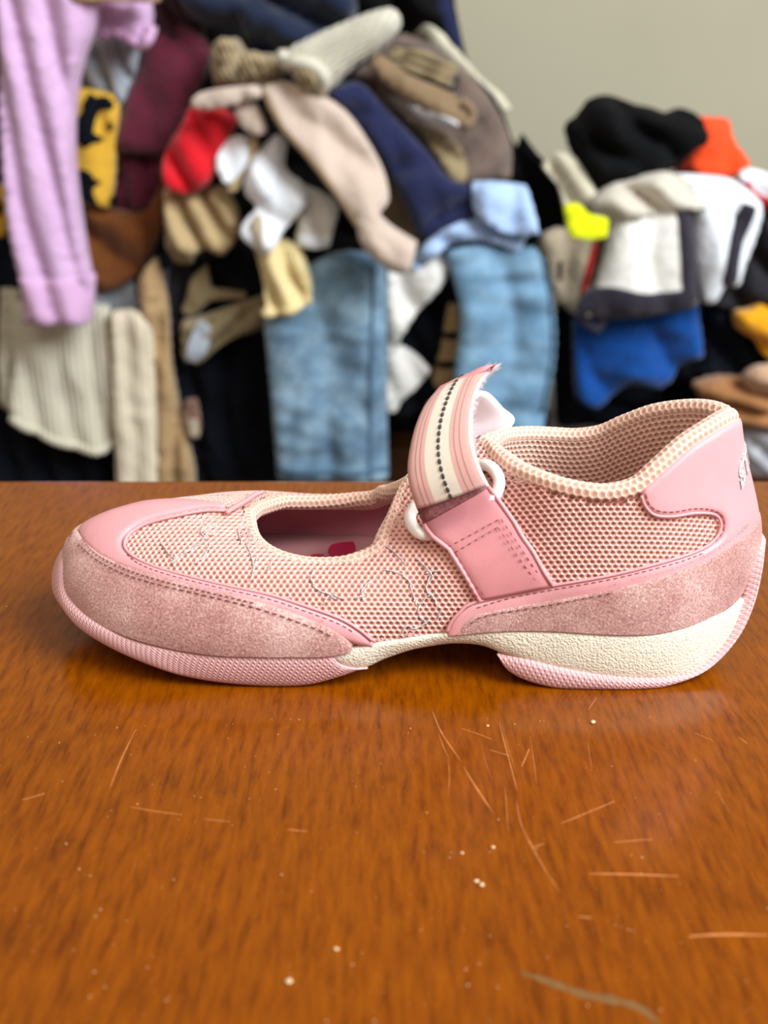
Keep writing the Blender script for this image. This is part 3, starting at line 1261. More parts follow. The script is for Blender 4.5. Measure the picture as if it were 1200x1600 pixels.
solid_loft('heel_outsole', [((778, 1019, .303), (780, 1022, .3025)), ((790, 1022, .302), (793, 1046, .301)), ((830, 1033, .299), (825, 1064, .299)),
                            ((880, 1045, .2975), (875, 1076, .2975)), ((930, 1054, .297), (930, 1080, .297)), ((975, 1059, .297), (985, 1080, .297)),
                            ((1030, 1060, .298), (1040, 1072, .2985)), ((1080, 1051, .3015), (1092, 1052, .302)), ((1115, 1025, .307), (1128, 1024, .308)),
                            ((1142, 989, .313), (1158, 985, .313)), ((1159, 939, .320), (1178, 940, .319)), ((1170, 900, .3245), (1189, 893, .3245)),
                            ((1178, 860, .329), (1193, 860, .330)), ((1183, 828, .335), (1194, 848, .335))], M['rubber'], .0014)

# ---- strap group
def sheet(name, rows, thick, mat, parent=None, nu=10, dense=5, puff=.0, uvw=True):
    """rows of (left point, right point) in room space -> a sheet of real thickness, rounded at the long edges"""
    L = sm([r[0] for r in rows], dense)
    R = sm([r[1] for r in rows], dense)
    n = len(L)
    w = np.linspace(0, 1, nu + 1)
    G = L[:, None] * (1 - w)[None, :, None] + R[:, None] * w[None, :, None]
    nr = np.cross(np.gradient(G, axis=1), np.gradient(G, axis=0))
    nr /= np.linalg.norm(nr, axis=2)[..., None] + 1e-12
    if nr[n // 2, nu // 2, 1] > 0:
        nr = -nr
    prof = np.sqrt(np.clip(1 - (2 * w - 1) ** 6, 0, 1))
    G = G + nr * (puff * (1 - (2 * w - 1) ** 2))[None, :, None]
    fr = G + nr * (thick / 2 * (.25 + .75 * prof))[None, :, None]
    bk = G - nr * (thick / 2 * (.25 + .75 * prof))[None, :, None]
    m = nu + 1
    V = np.concatenate([fr.reshape(-1, 3), bk.reshape(-1, 3)])
    F = []
    o2 = n * m
    for i in range(n - 1):
        for k in range(nu):
            q = (i * m + k, i * m + k + 1, (i + 1) * m + k + 1, (i + 1) * m + k)
            F.append(q)
            F.append(tuple(o2 + x for x in q[::-1]))
        F.append((i * m, (i + 1) * m, o2 + (i + 1) * m, o2 + i * m))
        F.append((i * m + nu, o2 + i * m + nu, o2 + (i + 1) * m + nu, (i + 1) * m + nu))
    for k in range(nu):
        F.append((k, o2 + k, o2 + k + 1, k + 1))
        q = (n - 1) * m
        F.append((q + k, q + k + 1, o2 + q + k + 1, o2 + q + k))
    al = np.r_[0, np.cumsum(np.linalg.norm(np.diff(G[:, nu // 2], axis=0), axis=1))]
    uv = np.stack(np.meshgrid(al / .03, w, indexing='ij')[::-1], -1).reshape(-1, 2)
    ob = child(parent or shoe, name, V, F, mat, uv=np.vstack([uv, uv]))
    bm2 = bmesh.new()
    bm2.from_mesh(ob.data)
    bmesh.ops.recalc_face_normals(bm2, faces=bm2.faces)
    bm2.to_mesh(ob.data)
    bm2.free()
    return ob, fr


def P_on(u, v, off):
    q = inv([(u, v)], off)[0]
    return tuple(surf(q[0], q[1], np.float64(off)))


tabrows = []
for (l, r, off) in [((749, 938), (864, 915), .0012), ((736, 915), (850, 893), .0014), ((720, 887), (833, 862), .0016), ((701, 857), (816, 838), .002),
                    ((688, 847), (803, 815), .0026), ((676, 838), (789, 795), .0034), ((666, 826), (774, 774), .0044), ((661, 816), (760, 757), .005)]:
    tabrows.append((P_on(*l, off), P_on(*r, off)))
t0 = [np.array(p) + (0, .004, -.001) for p in tabrows[-1]]
tabrows.append((tuple(t0[0]), tuple(t0[1])))
tab, tabf = sheet('strap_tab', tabrows, .0022, M['leather_dark'], nu=14)


_q = proj(tabf).reshape(-1, 2) / 100.0 - 8
_A = np.stack([np.ones(len(_q)), _q[:, 0], _q[:, 1], _q[:, 0] ** 2, _q[:, 0] * _q[:, 1], _q[:, 1] ** 2, _q[:, 1] ** 3], -1)
_cf = np.linalg.lstsq(_A, tabf.reshape(-1, 3)[:, 1], rcond=None)[0]


def tab_pt(px):
    """point on the tab's face (a smooth fit of the face)"""
    a, c = px[0] / 100.0 - 8, px[1] / 100.0 - 8
    y = float(np.dot(_cf, (1, a, c, a * a, a * c, c * c, c ** 3)))
    return at_y(px[0], px[1], y - .0004)


def tab_stitch(pxs, r=.0002):
    bb = MB()
    Q = np.array([tab_pt(p) for p in resample(np.array(pxs, float), 1.5, closed=False)])
    k = 0
    while k + 4 < len(Q):
        bb.tube(Q[[k, k + 2, k + 4]], [r * .6, r, r * .6], 5)
        k += 8
    o = bb.obj('stitching', M['thread'], tab)
    o['kind'] = 'stuff'


tab_stitch([(700, 855), (782, 810)])
tab_stitch([(711, 863), (779, 823)])
tab_stitch([(700, 856), (728, 905), (748, 937)])
tab_stitch([(712, 864), (737, 908), (757, 931)])
tab_stitch([(778, 824), (808, 868), (843, 916)])
tab_stitch([(783, 811), (815, 858), (852, 913)])
# welt along the tab's edges
bb = MB()
bb.tube(np.array([r[0] for r in tabrows[:-1]]) + (0, -.0006, 0), .0008, 8)
bb.tube(np.array([r[1] for r in tabrows[:-1]]) + (0, -.0006, 0), .0008, 8)
bb.obj('welt', M['leather'], tab)

# white plastic loop
ringpx = [(641, 806), (650, 790), (676, 768), (712, 748), (748, 728), (764, 728), (776, 740), (780, 755), (774, 774), (745, 795), (705, 818), (672, 835), (656, 833), (645, 822)]
rp = []
for k, (u, v) in enumerate(ringpx):
    q = np.array(P_on(u, v, .0036 if k in (0, 1, 5, 6, 7, 8, 12, 13) else (.0012 if k in (4, 9, 11) else -.0005)))
    rp.append(q)
rp = smc(np.array(rp), 5)
bb = MB()
bb.tube(rp, .0021, 10, closed=True)
ringo = bb.obj('strap_loop', M['plastic'], shoe)
ringo['label'] = 'white plastic strap loop'

wrow = [((651, 795, .3075), (759, 757, .3085)), ((641, 765, .3075), (747, 733, .3085)), ((637, 735, .310), (738, 706, .310)), ((640, 705, .314), (733, 680, .3135)),
        ((648, 670, .3195), (733, 652, .3185)), ((660, 640, .3255), (737, 626, .3245)), ((672, 622, .3305), (745, 601, .3305)), ((681, 613, .335), (757, 583, .336)),
        ((684, 610, .337), (772, 573, .3415))]
W3 = [(tuple(at_y(*l)), tuple(at_y(*r))) for l, r in wrow]
web, webf = sheet('strap_webbing', W3, .0018, M['webbing'], nu=14, puff=.0006)
web['label'] = 'woven strap striped pink and white'
und = [(tuple(at_y(649, 790, .3095)), tuple(at_y(756, 753, .3105))), (tuple(at_y(655, 803, .3085)), tuple(at_y(759, 757, .3095))), (tuple(at_y(661, 819, .3085)), tuple(at_y(762, 763, .3095)))]
uo, _ = sheet('strap_turn', und, .0012, M['underside'], nu=6)
uo['label'] = 'dusky glittery underside of the turned strap'
# dashed charcoal thread down the middle
bb = MB()
mid = webf[:, 7] * .5 + webf[:, 7] * .5
Q = resample(mid + (0, -.0001, .0), .0006, closed=False)
k = 0
while k + 4 < len(Q):
    bb.tube(Q[k:k + 4], [.0003, .00058, .00058, .0003], 6)
    k += 4
o = bb.obj('centre_thread', M['grey_thread'], web)
o['kind'] = 'stuff'
# folded leather end
er = [((679, 618, .3345), (748, 598, .3345)), ((682, 611, .3345), (760, 578, .336)), ((686, 606, .335), (776, 569, .3405)), ((690, 604, .338), (777, 571, .343))]
er = [((678.5, 619, .3335), (690, 604, .336)), ((697, 611, .3335), (712, 594, .336)), ((722, 600, .334), (737, 582, .337)), ((747, 587, .335), (760, 571, .3385)), ((765, 577, .338), (777, 569, .3415))]
cape, _ = sheet('strap_end', [(tuple(at_y(*l)), tuple(at_y(*r))) for l, r in er], .0022, M['leather_dark'], parent=web, nu=6)
cape['label'] = 'folded pink leather strap end'
# fuzzy lining behind the webbing
vr = []
for (l, r) in wrow:
    L3, R3 = np.array(at_y(l[0] + 2, l[1], l[2] + .0025)), np.array(at_y(r[0] + 5, r[1] + 1, r[2] + .0022))
    vr.append((tuple(L3), tuple(R3)))
vel, velf = sheet('strap_lining', vr, .0022, M['velcro'], nu=8)
vel['label'] = 'white fuzzy fastener lining behind strap'
V, F = [], []
edge = np.vstack([velf[10:, -1], velf[20:, -2], velf[25:, -1]])
for k in range(1600):
    q = edge[int(rng.random() * len(edge))] + rng.normal(0, .0004, 3)
    d = np.array([.9, .1, .15]) + rng.normal(0, .7, 3)
    d = d / np.linalg.norm(d) * .0019 * (.3 + rng.random())
    w = np.cross(d, (.1, 1, .2))
    w = w / (np.linalg.norm(w) + 1e-12) * .00006
    V += [q - w, q + w, q + d]
    F.append((3 * k, 3 * k + 1, 3 * k + 2))
fz = child(vel, 'fuzz', V, F, M['velcro'])
fz['kind'] = 'stuff'
# the strap carries on over the instep and down the far side
fs = []
far_t = [surf(np.float64(s), np.float64(t), np.float64(.002), 1) for s, t in ((13.4, .9), (15.6, .96), (13.2, .6), (15.8, .68))]
fs = [(tuple(at_y(692, 640, .3425)), tuple(at_y(752, 611, .3445))), (tuple(at_y(698, 640, .348)), tuple(at_y(766, 616, .351))),
      (tuple(at_y(700, 668, .356)), tuple(at_y(786, 637, .3605))), (tuple(far_t[0] + (0, .003, .001)), tuple(at_y(803, 660, .368))),
      (tuple(far_t[2] + (0, .001, 0)), tuple(far_t[3] + (0, .001, 0)))]
fst, _ = sheet('far_strap', fs, .0024, M['velcro'], nu=8)
fst['label'] = 'white strap continuing over the instep'

# pull tip at the end of the toe cap's tongue
tipr = [((352, 803, .3385), (357, 797, .339)), ((366, 796, .343), (371, 788, .3435)), ((382, 787, .348), (388, 778, .349)), ((396, 778, .353), (402, 769, .354)), ((407, 772, .356), (412, 766, .357))]
tp_, _ = sheet('tongue_tip', [(tuple(at_y(*l)), tuple(at_y(*r))) for l, r in tipr], .0016, M['leather'], parent=cap, nu=4)

# silver embroidery on the net
bb = MB()
for e in [[(252, 848), (262, 862), (272, 872), (270, 880)], [(328, 828), (312, 848), (292, 862), (276, 872), (272, 884)], [(330, 846), (320, 868), (304, 880)],
          [(322, 812), (314, 830), (322, 842)], [(384, 848), (394, 872), (396, 892), (390, 908)], [(426, 876), (418, 892)], [(372, 830), (378, 850)],
          [(402, 868), (396, 888)], [(490, 890), (487, 908), (498, 922), (512, 928), (524, 936)], [(505, 945), (515, 930), (538, 936)], [(582, 905), (566, 922), (568, 940)],
          [(555, 935), (570, 930)], [(602, 852), (622, 868), (634, 882)], [(600, 890), (625, 896), (640, 908)], [(650, 872), (668, 888), (676, 902)], [(664, 896), (690, 890)],
          [(672, 900), (666, 920), (676, 932), (684, 948)], [(640, 908), (646, 930), (652, 946)], [(652, 956), (660, 940), (672, 930)], [(628, 990), (636, 978), (650, 982), (672, 968)],
          [(684, 968), (690, 952)], [(655, 962), (668, 976)]]:
    P = on(e, .0009, 6)
    P = P + rng.normal(0, .00012, P.shape)
    bb.tube(P, .00026, 5)
em = bb.obj('embroidery', M['silver'], shoe)
em['label'] = 'thin silver embroidered swirls on the net'

# silver lettering round the back of the heel
def letter_pos(V2, s_c, t_c, scale):
    """flat letters (x along the heel, y up) wrapped on the heel's surface"""
    arc = np.concatenate([S(np.linspace(20, NS, 61), np.full(61, t_c)), S(np.linspace(NS, 20, 61), np.full(61, t_c), 1)[1:]])
    d = np.r_[0, np.cumsum(np.linalg.norm(np.diff(arc, axis=0), axis=1))]
    param = np.r_[np.linspace(20, NS, 61), 2 * NS - np.linspace(NS, 20, 61)[1:]]
    x0 = np.interp(s_c, param, d)
    out = np.empty((len(V2), 3))
    for k, (x, y, z) in enumerate(V2):
        p = np.interp(x0 + x * scale, d, param)
        side, s = (0, p) if p <= NS else (1, 2 * NS - p)
        t = t_c + y * scale / .055
        out[k] = surf(np.float64(s), np.float64(t), np.float64(.0021 + z * scale), side)
    return out


cu = bpy.data.curves.new('lettering_source', 'FONT')
cu.body = 'STE'
cu.extrude = 0.03
cu.resolution_u = 3
cu.offset = 0.06
to = bpy.data.objects.new('lettering_source', cu)
COL.objects.link(to)
me = bpy.data.meshes.new_from_object(to)
bpy.data.objects.remove(to)
V2 = np.array([tuple(v.co) for v in me.vertices])
V2[:, 1] += V2[:, 0] * .55
F = [tuple(p.vertices) for p in me.polygons]
bpy.data.meshes.remove(me)
q = inv([(1149, 762)])[0]
lt = child(counter, 'lettering', letter_pos(V2, q[0], q[1] - .01, .0088), F, M['silver'], smooth=False)
lt['label'] = 'silver glitter lettering on the heel'

# ------------------------------------------------------------------ the bench behind the table and the heap of clothes on it
bench = thing('bench', 'low dark brown wooden bench under the heap of clothes', 'bench', (0, 2.0, -0.75))
b = MB()
rounded_slab(b, (-1.2, 1.62, -0.42), (1.3, 2.5, -0.36), .008)
b.obj('seat', M['bench'], bench, smooth=False)
b = MB()
b.box((-1.15, 1.68, -0.66), (1.25, 1.71, -0.42))
b.obj('front_board', M['bench'], bench, smooth=False)
for x in (-1.14, 1.18):
    for y in (1.66, 2.4):
        b = MB()
        b.box((x, y, -0.75), (x + .06, y + .06, -0.42))
        b.obj('leg', M['bench'], bench, smooth=False)


def wav(x, z, seed):
    r = np.random.default_rng(seed)
    o = 0
    for f, a in ((9, 1.0), (17, .6), (31, .35)):
        th = r.random() * 6.28
        o = o + a * np.sin(6.2832 * f * (x * math.cos(th) + z * math.sin(th)) + r.random() * 6.28)
    return o


SEED = [11]


class Garment:
    """one piece of clothing: a bulging folded body, closed behind, standing where its outline is seen at depth y"""

    def __init__(s, name, label, cat, px, y, bulge, mat, folds=(), group=None, smooth=True, crumple=.004, tilt=0.0, R=None, step=.0085, back=.6, flat=.45):
        SEED[0] += 1
        s.seed = SEED[0]
        s.folds, s.bulge, s.y, s.crumple, s.tilt = [(a, f * 2.1, m * 1.35) for a, f, m in folds], bulge * flat, y, crumple * min(1, flat * 1.6), tilt
        P = smc(px, 5) if smooth else np.array(px, float)
        Q = at_y(P[:, 0], P[:, 1], y)
        poly = resample(Q[:, [0, 2]], .009)
        s.dense = resample(poly, .006)
        s.R = R or min(.02, max(.008, s.bulge * .6))
        s.zc = poly[:, 1].mean()
        V2, F, rim = cdt(poly, step, (s.R * .06, s.R * .3))
        x, z = V2[:, 0], V2[:, 1]
        e = np.where(rim, 0, near_dist(V2, s.dense))
        fr = s.front(x, z, e)
        f = s.prof(e)
        bk = y + s.tilt * (z - s.zc) + bulge * back * f
        n = len(V2)
        V = np.vstack([np.stack([x, fr, z], -1), np.stack([x, np.where(rim, fr, bk), z], -1)])
        # front faces towards -y
        idx2 = np.where(rim, np.arange(n), np.arange(n) + n)
        Fs = list(F) + [tuple(int(idx2[i]) for i in q[::-1]) for q in F]
        used = sorted({i for q in Fs for i in q})
        mp = {a: k for k, a in enumerate(used)}
        V = V[used]
        Fs = [tuple(mp[i] for i in q) for q in Fs]
        org = (float(x.mean()), y, float(z.min()))
        s.o = mesh_obj(name, V, Fs, mat, origin=org)
        ORG[s.o.name] = org
        tag(s.o, label, cat, group)

    def prof(s, e):
        return np.sqrt(np.clip(1 - (1 - np.minimum(e / s.R, 1)) ** 2, 0, 1))

    def front(s, x, z, e):
        f = s.prof(e)
        d = s.bulge * f
        for ang, freq, amp in s.folds:
            a = math.radians(ang)
            ph = 6.2832 * freq * (x * math.cos(a) + z * math.sin(a)) + .6 * wav(x * .35, z * .35, s.seed + 5) + s.seed
            d = d + amp * f * (np.abs(np.sin(ph * .5)) ** .7 - .5) * 2
        d = d + s.crumple * f * wav(x, z, s.seed) + s.crumple * 2.2 * f * (.5 - np.abs(np.sin(1.7 * wav(x * .45, z * .45, s.seed + 2))))
        return s.y + s.tilt * (z - s.zc) - d

    def patch(s, name, px, mat, proud=.004, smooth=True, label=None, step=.012):
        P = smc(px, 4) if smooth else np.array(px, float)
        Q = at_y(P[:, 0], P[:, 1], s.y - s.bulge * .6)
        poly = resample(Q[:, [0, 2]], .008)
        V2, F, rim = cdt(poly, step, (.003,))
        x, z = V2[:, 0], V2[:, 1]
        e = near_dist(V2, s.dense)
        # points past the body's own edge stay on the edge's level
        bodyp = resample(s.dense, .01)
        e = np.where(inside(V2, bodyp), e, 0)
        y0 = s.front(x, z, e)
        V = np.vstack([np.stack([x, y0 - np.where(rim, proud * .4, proud), z], -1)])
        re = rim_edges(F)
        si = sorted({a for q in re for a in q})
        mp = {a: len(V) + k for k, a in enumerate(si)}
        Vk = np.stack([x[si], y0[si] + .012, z[si]], -1)
        Fs = list(F) + [(b_, a_, mp[a_], mp[b_]) for a_, b_ in re]
        o = child(s.o, name, np.vstack([V, Vk]), Fs, mat)
        if label:
            o['label'] = label
        return o

    def ridge(s, name, px, r, mat, n=8):
        Q = at_y(*np.array(sm(px, 6)).T, s.y - s.bulge * .6)
        e = near_dist(Q[:, [0, 2]], s.dense)
        y0 = s.front(Q[:, 0], Q[:, 2], e)
        bb = MB()
        bb.tube(np.stack([Q[:, 0], y0 - r * .2, Q[:, 2]], -1), r, n)
        V, F = bb.get()
        return child(s.o, name, V, F, mat)


BK = lambda nm, rgb=(16, 17, 22), **k: cloth(nm, rgb, .3, rough=1.0, sheen=0, **k)
M['black'] = BK('black_fabric', (9, 9, 11))
M['navyblack'] = BK('blue_black_fabric', (11, 14, 24))
M['darkgrey'] = BK('dark_grey_fabric', (44, 42, 46))
M['navy'] = cloth('navy_fabric', (30, 35, 72), .2)
M['navytop'] = cloth('slate_navy_fabric', (24, 34, 58), .25)
M['lilac'] = cloth('lilac_pink_jersey', (220, 180, 218), .06, 10)
M['lilac_rib'] = ribbed('lilac_pink_rib', (222, 176, 216), 120, 0, .05, .001)
M['burgundy'] = cloth('burgundy_fabric', (92, 28, 46), .2)
M['brown'] = cloth('brown_fabric', (122, 70, 30), .2)
M['palegrey'] = cloth('pale_grey_fabric', (176, 184, 194), .1)
M['yellow'] = cloth('yellow_fabric', (228, 178, 58), .1)
M['cream_knit'] = ribbed('cream_rib_knit', (214, 206, 184), 110, 0, .08)
M['cream_knit2'] = ribbed('ivory_rib_knit', (222, 208, 182), 90, 0, .08)
M['roll_knit'] = ribbed('oat_rib_knit', (214, 208, 188), 110, math.radians(-28), .1)
M['taupe_knit'] = ribbed('taupe_knit', (158, 138, 104), 140, .4, .15)
M['oat'] = cloth('oatmeal_fleece', (206, 184, 168), .07, 14, sheen=.5)
M['red'] = cloth('bright_red_fabric', (214, 20, 34), .15)
M['white'] = cloth('white_cotton', (244, 247, 252), .03)
M['whitewarm'] = cloth('warm_white_cotton', (232, 228, 220), .05)
M['khaki'] = cloth('khaki_fabric', (190, 164, 120), .12)
M['khaki2'] = cloth('dull_khaki_fabric', (150, 132, 98), .15)
M['butter'] = cloth('butter_fabric', (232, 210, 154), .08)
M['tan'] = cloth('tan_fabric', (178, 146, 104), .1)
M['taupe'] = cloth('taupe_fabric', (112, 94, 84), .18)
M['taupe2'] = cloth('brown_taupe_fabric', (136, 112, 84), .15)
M['ecru'] = cloth('ecru_fabric', (222, 212, 186), .06)
M['skyblue'] = cloth('pale_blue_cotton', (176, 202, 240), .1)
M['jeansL'] = denim('washed_blue_denim', (70, 100, 128), (150, 178, 196))
M['jeansR'] = denim('pale_blue_denim', (92, 134, 168), (142, 178, 204))
M['seam'] = plain('denim_seam', (84, 112, 134), .9, .2)
M['blue'] = cloth('bright_blue_fabric', (4, 70, 146), .2)
M['orange'] = cloth('bright_orange_fabric', (244, 76, 26), .06)
M['stone'] = cloth('stone_beige_fabric', (176, 160, 136), .08)
M['neon'] = cloth('neon_yellow_fabric', (226, 232, 12), .06)
M['mustard'] = cloth('mustard_fabric', (226, 156, 16), .1)
M['caramel'] = cloth('caramel_brown_fabric', (170, 116, 70), .2)
M['peach'] = cloth('peach_beige_fabric', (206, 166, 132), .12)
M['plum'] = cloth('dark_plum_fabric', (42, 36, 48), .2)
M['greyplastic'] = plain('pale_grey_plastic', (156, 152, 148), .4, .4)
M['redprint'] = plain('red_print', (196, 40, 44), .9, .2, var=.5, scale=60)


def foil():
    m = NT('clear_white_plastic_bag')
    m.setp(Roughness=.25)
    m.b.inputs['Base Color'].default_value = lin((214, 214, 222))
    m.b.inputs['Transmission Weight'].default_value = .35
    nz = m.noise(m.coords(), 40, 4)
    m.bump(nz, 'Fac', .6, .01)
    return m.m


M['bag'] = foil()
G = Garment
HL = 'clothes in the large heap'
HR = 'clothes in the right hand heap'

# ---- dark pieces that fill the heap behind the others
G('black_coat', 'large black coat deep inside the big heap behind the red and white tops', 'coat',
  [(180, 30), (330, -40), (560, -60), (700, -40), (722, 90), (800, 230), (850, 340), (830, 395), (640, 400), (420, 400), (250, 400), (200, 300)], 2.16, .3, M['black'], [(70, 7, .02)], flat=.8, group=HL, step=.02)
G('navy_blanket', 'blue black blanket behind the hanging jeans and trousers', 'blanket',
  [(-60, 400), (120, 400), (420, 402), (640, 404), (852, 400), (852, 560), (846, 655), (640, 652), (420, 655), (-60, 655)], 1.78, .12, M['navyblack'], [(0, 8, .015)], flat=.8, group=HL, step=.02)
G('navy_skirt', 'blue black skirt hanging below the cream knit at the left edge', 'skirt',
  [(-60, 610), (20, 640), (100, 680), (180, 700), (215, 640), (230, 775), (-60, 780)], 1.57, .05, M['navyblack'], [(0, 9, .01)], group=HL)
G('dark_curtain', 'dark blue black garment behind the lilac sleeve at the left edge', 'garment',
  [(-70, -30), (20, -30), (60, 200), (60, 440), (20, 470), (-70, 450)], 1.60, .06, M['navyblack'], [(10, 8, .01)], group=HL)
g = G('patterned_scrap', 'small yellow and black garment corner left of the lilac sleeve', 'garment',
      [(-30, 285), (10, 290), (14, 330), (8, 370), (-30, 375)], 1.53, .025, M['yellow'], group=HL)
g.patch('black_print', [(-14, 312), (2, 310), (6, 330), (-4, 342), (-16, 338)], M['navyblack'])

# ---- left side
g = G('lilac_shirt', 'lilac pink long sleeve with a ribbed cuff hanging down at the left', 'top',
      [(2, -30), (60, -40), (160, -30), (150, 35), (130, 95), (118, 160), (117, 250), (126, 330), (137, 400), (143, 432), (138, 506), (90, 507), (41, 505), (34, 440), (20, 370), (9, 250), (2, 100)],
      1.44, .045, M['lilac'], [(8, 11, .009)], group=HL, crumple=.0006)
g.patch('cuff', [(32, 430), (90, 434), (144, 430), (138, 507), (90, 508), (41, 506)], M['lilac_rib'], .005, smooth=False)
g = G('rolled_sleeve', 'lilac pink rolled sleeve end lying sideways beside the long lilac sleeve', 'sleeve',
      [(140, -20), (236, -12), (239, 30), (234, 60), (220, 73), (206, 62), (180, 50), (150, 54), (136, 20)], 1.50, .045, M['lilac'], [(80, 16, .006)], flat=.8, group=HL)
g.ridge('rolled_hem', [(150, 52), (180, 49), (206, 60), (222, 70), (234, 58), (236, 40)], .008, M['lilac_rib'])
G('beige_collar', 'beige garment edge above the lilac sleeves at the top', 'garment', [(108, -30), (252, -30), (250, 4), (200, 3), (112, 5)], 1.42, .03, M['peach'], group=HL)
G('grey_shirt', 'pale grey shirt hanging beside the burgundy sweater', 'shirt',
  [(132, 75), (160, 58), (222, 66), (218, 100), (204, 150), (190, 185), (178, 170), (170, 145), (128, 146)], 1.56, .035, M['palegrey'], [(10, 14, .012)], group=HL)
g = G('yellow_tee', 'yellow t-shirt with black print between lilac sleeve and burgundy sweater', 't-shirt',
      [(110, 136), (150, 140), (176, 148), (186, 165), (182, 220), (178, 290), (172, 325), (140, 318), (110, 312)], 1.52, .03, M['yellow'], [(0, 9, .004)], group=HL, crumple=.001)
for blob in ([(142, 138), (148, 152), (160, 150), (180, 152), (184, 172), (158, 172), (152, 184), (148, 208), (164, 216), (162, 222), (146, 224), (140, 232), (124, 224), (118, 196), (124, 182), (132, 176), (133, 158), (140, 152)],
             [(112, 266), (134, 264), (146, 270), (152, 282), (160, 281), (162, 286), (152, 290), (148, 296), (152, 312), (156, 322), (130, 318), (112, 312)],
             [(168, 192), (176, 190), (181, 200), (174, 206)], [(170, 308), (177, 304), (180, 322), (170, 322)]):
    g.patch('black_print', blob, M['navyblack'], .003, step=.006)
G('burgundy_sweater', 'burgundy sweater draped left of the red top', 'sweater',
  [(232, 40), (290, 40), (330, 80), (305, 150), (262, 235), (225, 238), (181, 234), (196, 170), (214, 110)], 1.55, .05, M['burgundy'], [(30, 6, .005)], tilt=0.2, group=HL)
G('burgundy_sleeve', 'burgundy sleeve hanging beneath the burgundy sweater beside the yellow tee', 'sleeve',
  [(178, 236), (250, 240), (254, 290), (240, 320), (214, 338), (192, 334), (176, 318)], 1.57, .04, M['burgundy'], [(10, 10, .008)], group=HL)
G('maroon_jacket', 'very dark maroon jacket above the burgundy sweater', 'jacket',
  [(238, -20), (300, -20), (320, 60), (300, 110), (262, 70), (240, 60)], 1.58, .05, cloth('dark_maroon_fabric', (52, 18, 28), .2), [(40, 9, .01)], group=HL)
G('brown_skirt', 'brown garment hanging in a point below the yellow tee', 'skirt',
  [(122, 318), (180, 326), (225, 330), (262, 270), (256, 340), (244, 380), (222, 422), (192, 446), (164, 458), (146, 452), (138, 400)], 1.55, .04, M['brown'], [(50, 7, .008)], group=HL)
G('grey_tee', 'pale blue grey t-shirt corner under the brown garment', 't-shirt', [(140, 440), (180, 448), (206, 430), (218, 488), (180, 487), (140, 480)], 1.56, .025, M['palegrey'], group=HL)
g = G('cream_sweater', 'cream knit sweater with rounded hem hanging below the lilac cuff', 'sweater',
      [(20, 470), (100, 470), (170, 478), (180, 560), (180, 660), (176, 694), (158, 705), (120, 698), (70, 680), (26, 656), (14, 630), (26, 560)], 1.51, .04, M['cream_knit'], [(4, 9, .004)], group=HL, crumple=.002)
g.ridge('hem', [(22, 650), (70, 676), (120, 694), (158, 701), (174, 690)], .007, M['cream_knit'])
G('cream_sleeve', 'narrow cream knit sleeve left of the cream sweater', 'sleeve', [(2, 450), (32, 452), (34, 520), (24, 600), (14, 640), (2, 620)], 1.53, .025, M['cream_knit'], [(0, 14, .006)], group=HL)
G('ivory_scarf', 'ivory ribbed scarf hanging straight down right of the cream sweater', 'scarf',
  [(174, 486), (210, 484), (236, 500), (244, 600), (250, 700), (254, 775), (184, 775), (180, 640)], 1.49, .03, M['cream_knit2'], [(0, 12, .005)], group=HL, crumple=.002)
G('tan_scarf', 'tan scarf hanging between the ivory scarf and the navy trousers', 'scarf',
  [(216, 440), (244, 400), (262, 470), (268, 560), (282, 640), (304, 730), (306, 775), (250, 775), (244, 640), (234, 520)], 1.50, .03, M['tan'], [(-8, 12, .01)], group=HL)

# ---- middle left: the tangle
G('grey_vest', 'dark grey vest hanging above the navy trousers', 'vest', [(258, 420), (284, 396), (330, 400), (330, 470), (300, 545), (268, 550), (262, 480)], 1.56, .03, M['darkgrey'], [(0, 14, .01)], group=HL)
G('lavender_ribbon', 'thin grey lavender strip of cloth left of the dark grey vest', 'cloth', [(254, 424), (264, 420), (266, 480), (270, 520), (262, 545), (250, 540), (252, 470)], 1.54, .014, cloth('grey_lavender_fabric', (132, 128, 150), .1), group=HL)
G('khaki_tie', 'twisted dull khaki strap crossing the dark grey vest', 'strap', [(300, 434), (324, 412), (330, 450), (385, 456), (384, 468), (330, 470), (308, 490), (294, 494), (282, 484), (290, 470)], 1.52, .018, M['khaki2'], group=HL)
G('khaki_shorts', 'dull khaki shorts slung above the navy trousers', 'shorts',
  [(285, 500), (320, 492), (360, 478), (410, 462), (418, 490), (412, 512), (376, 522), (344, 540), (312, 566), (290, 564), (286, 540)], 1.51, .03, M['khaki2'], [(-50, 16, .01)], group=HL)
G('grey_sock', 'pale grey cloth tip poking out from the khaki shorts', 'cloth', [(310, 500), (328, 508), (326, 545), (306, 566), (288, 562), (296, 530)], 1.485, .018, M['palegrey'], group=HL)
G('navy_shorts', 'navy black bundle between the khaki strap and the butter cuff', 'shorts', [(330, 395), (390, 385), (412, 410), (416, 455), (390, 464), (335, 452)], 1.55, .035, M['navyblack'], [(30, 9, .01)], group=HL)
G('navy_trousers', 'blue black trousers hanging left of the blue jeans', 'trousers',
  [(262, 560), (310, 560), (350, 530), (412, 512), (424, 600), (430, 690), (434, 778), (262, 778), (300, 740), (272, 640)], 1.56, .04, M['navyblack'], [(4, 9, .01)], group=HL)
g = G('printed_scarf', 'small patterned scarf end dangling over the navy trousers', 'scarf', [(290, 624), (308, 622), (314, 660), (312, 684), (294, 686), (286, 660)], 1.485, .012, cloth('brown_patterned_fabric', (128, 96, 80), .6, 60), group=HL)
g.patch('white_corner', [(292, 656), (308, 654), (312, 682), (296, 684)], M['stone'], .003, step=.006)
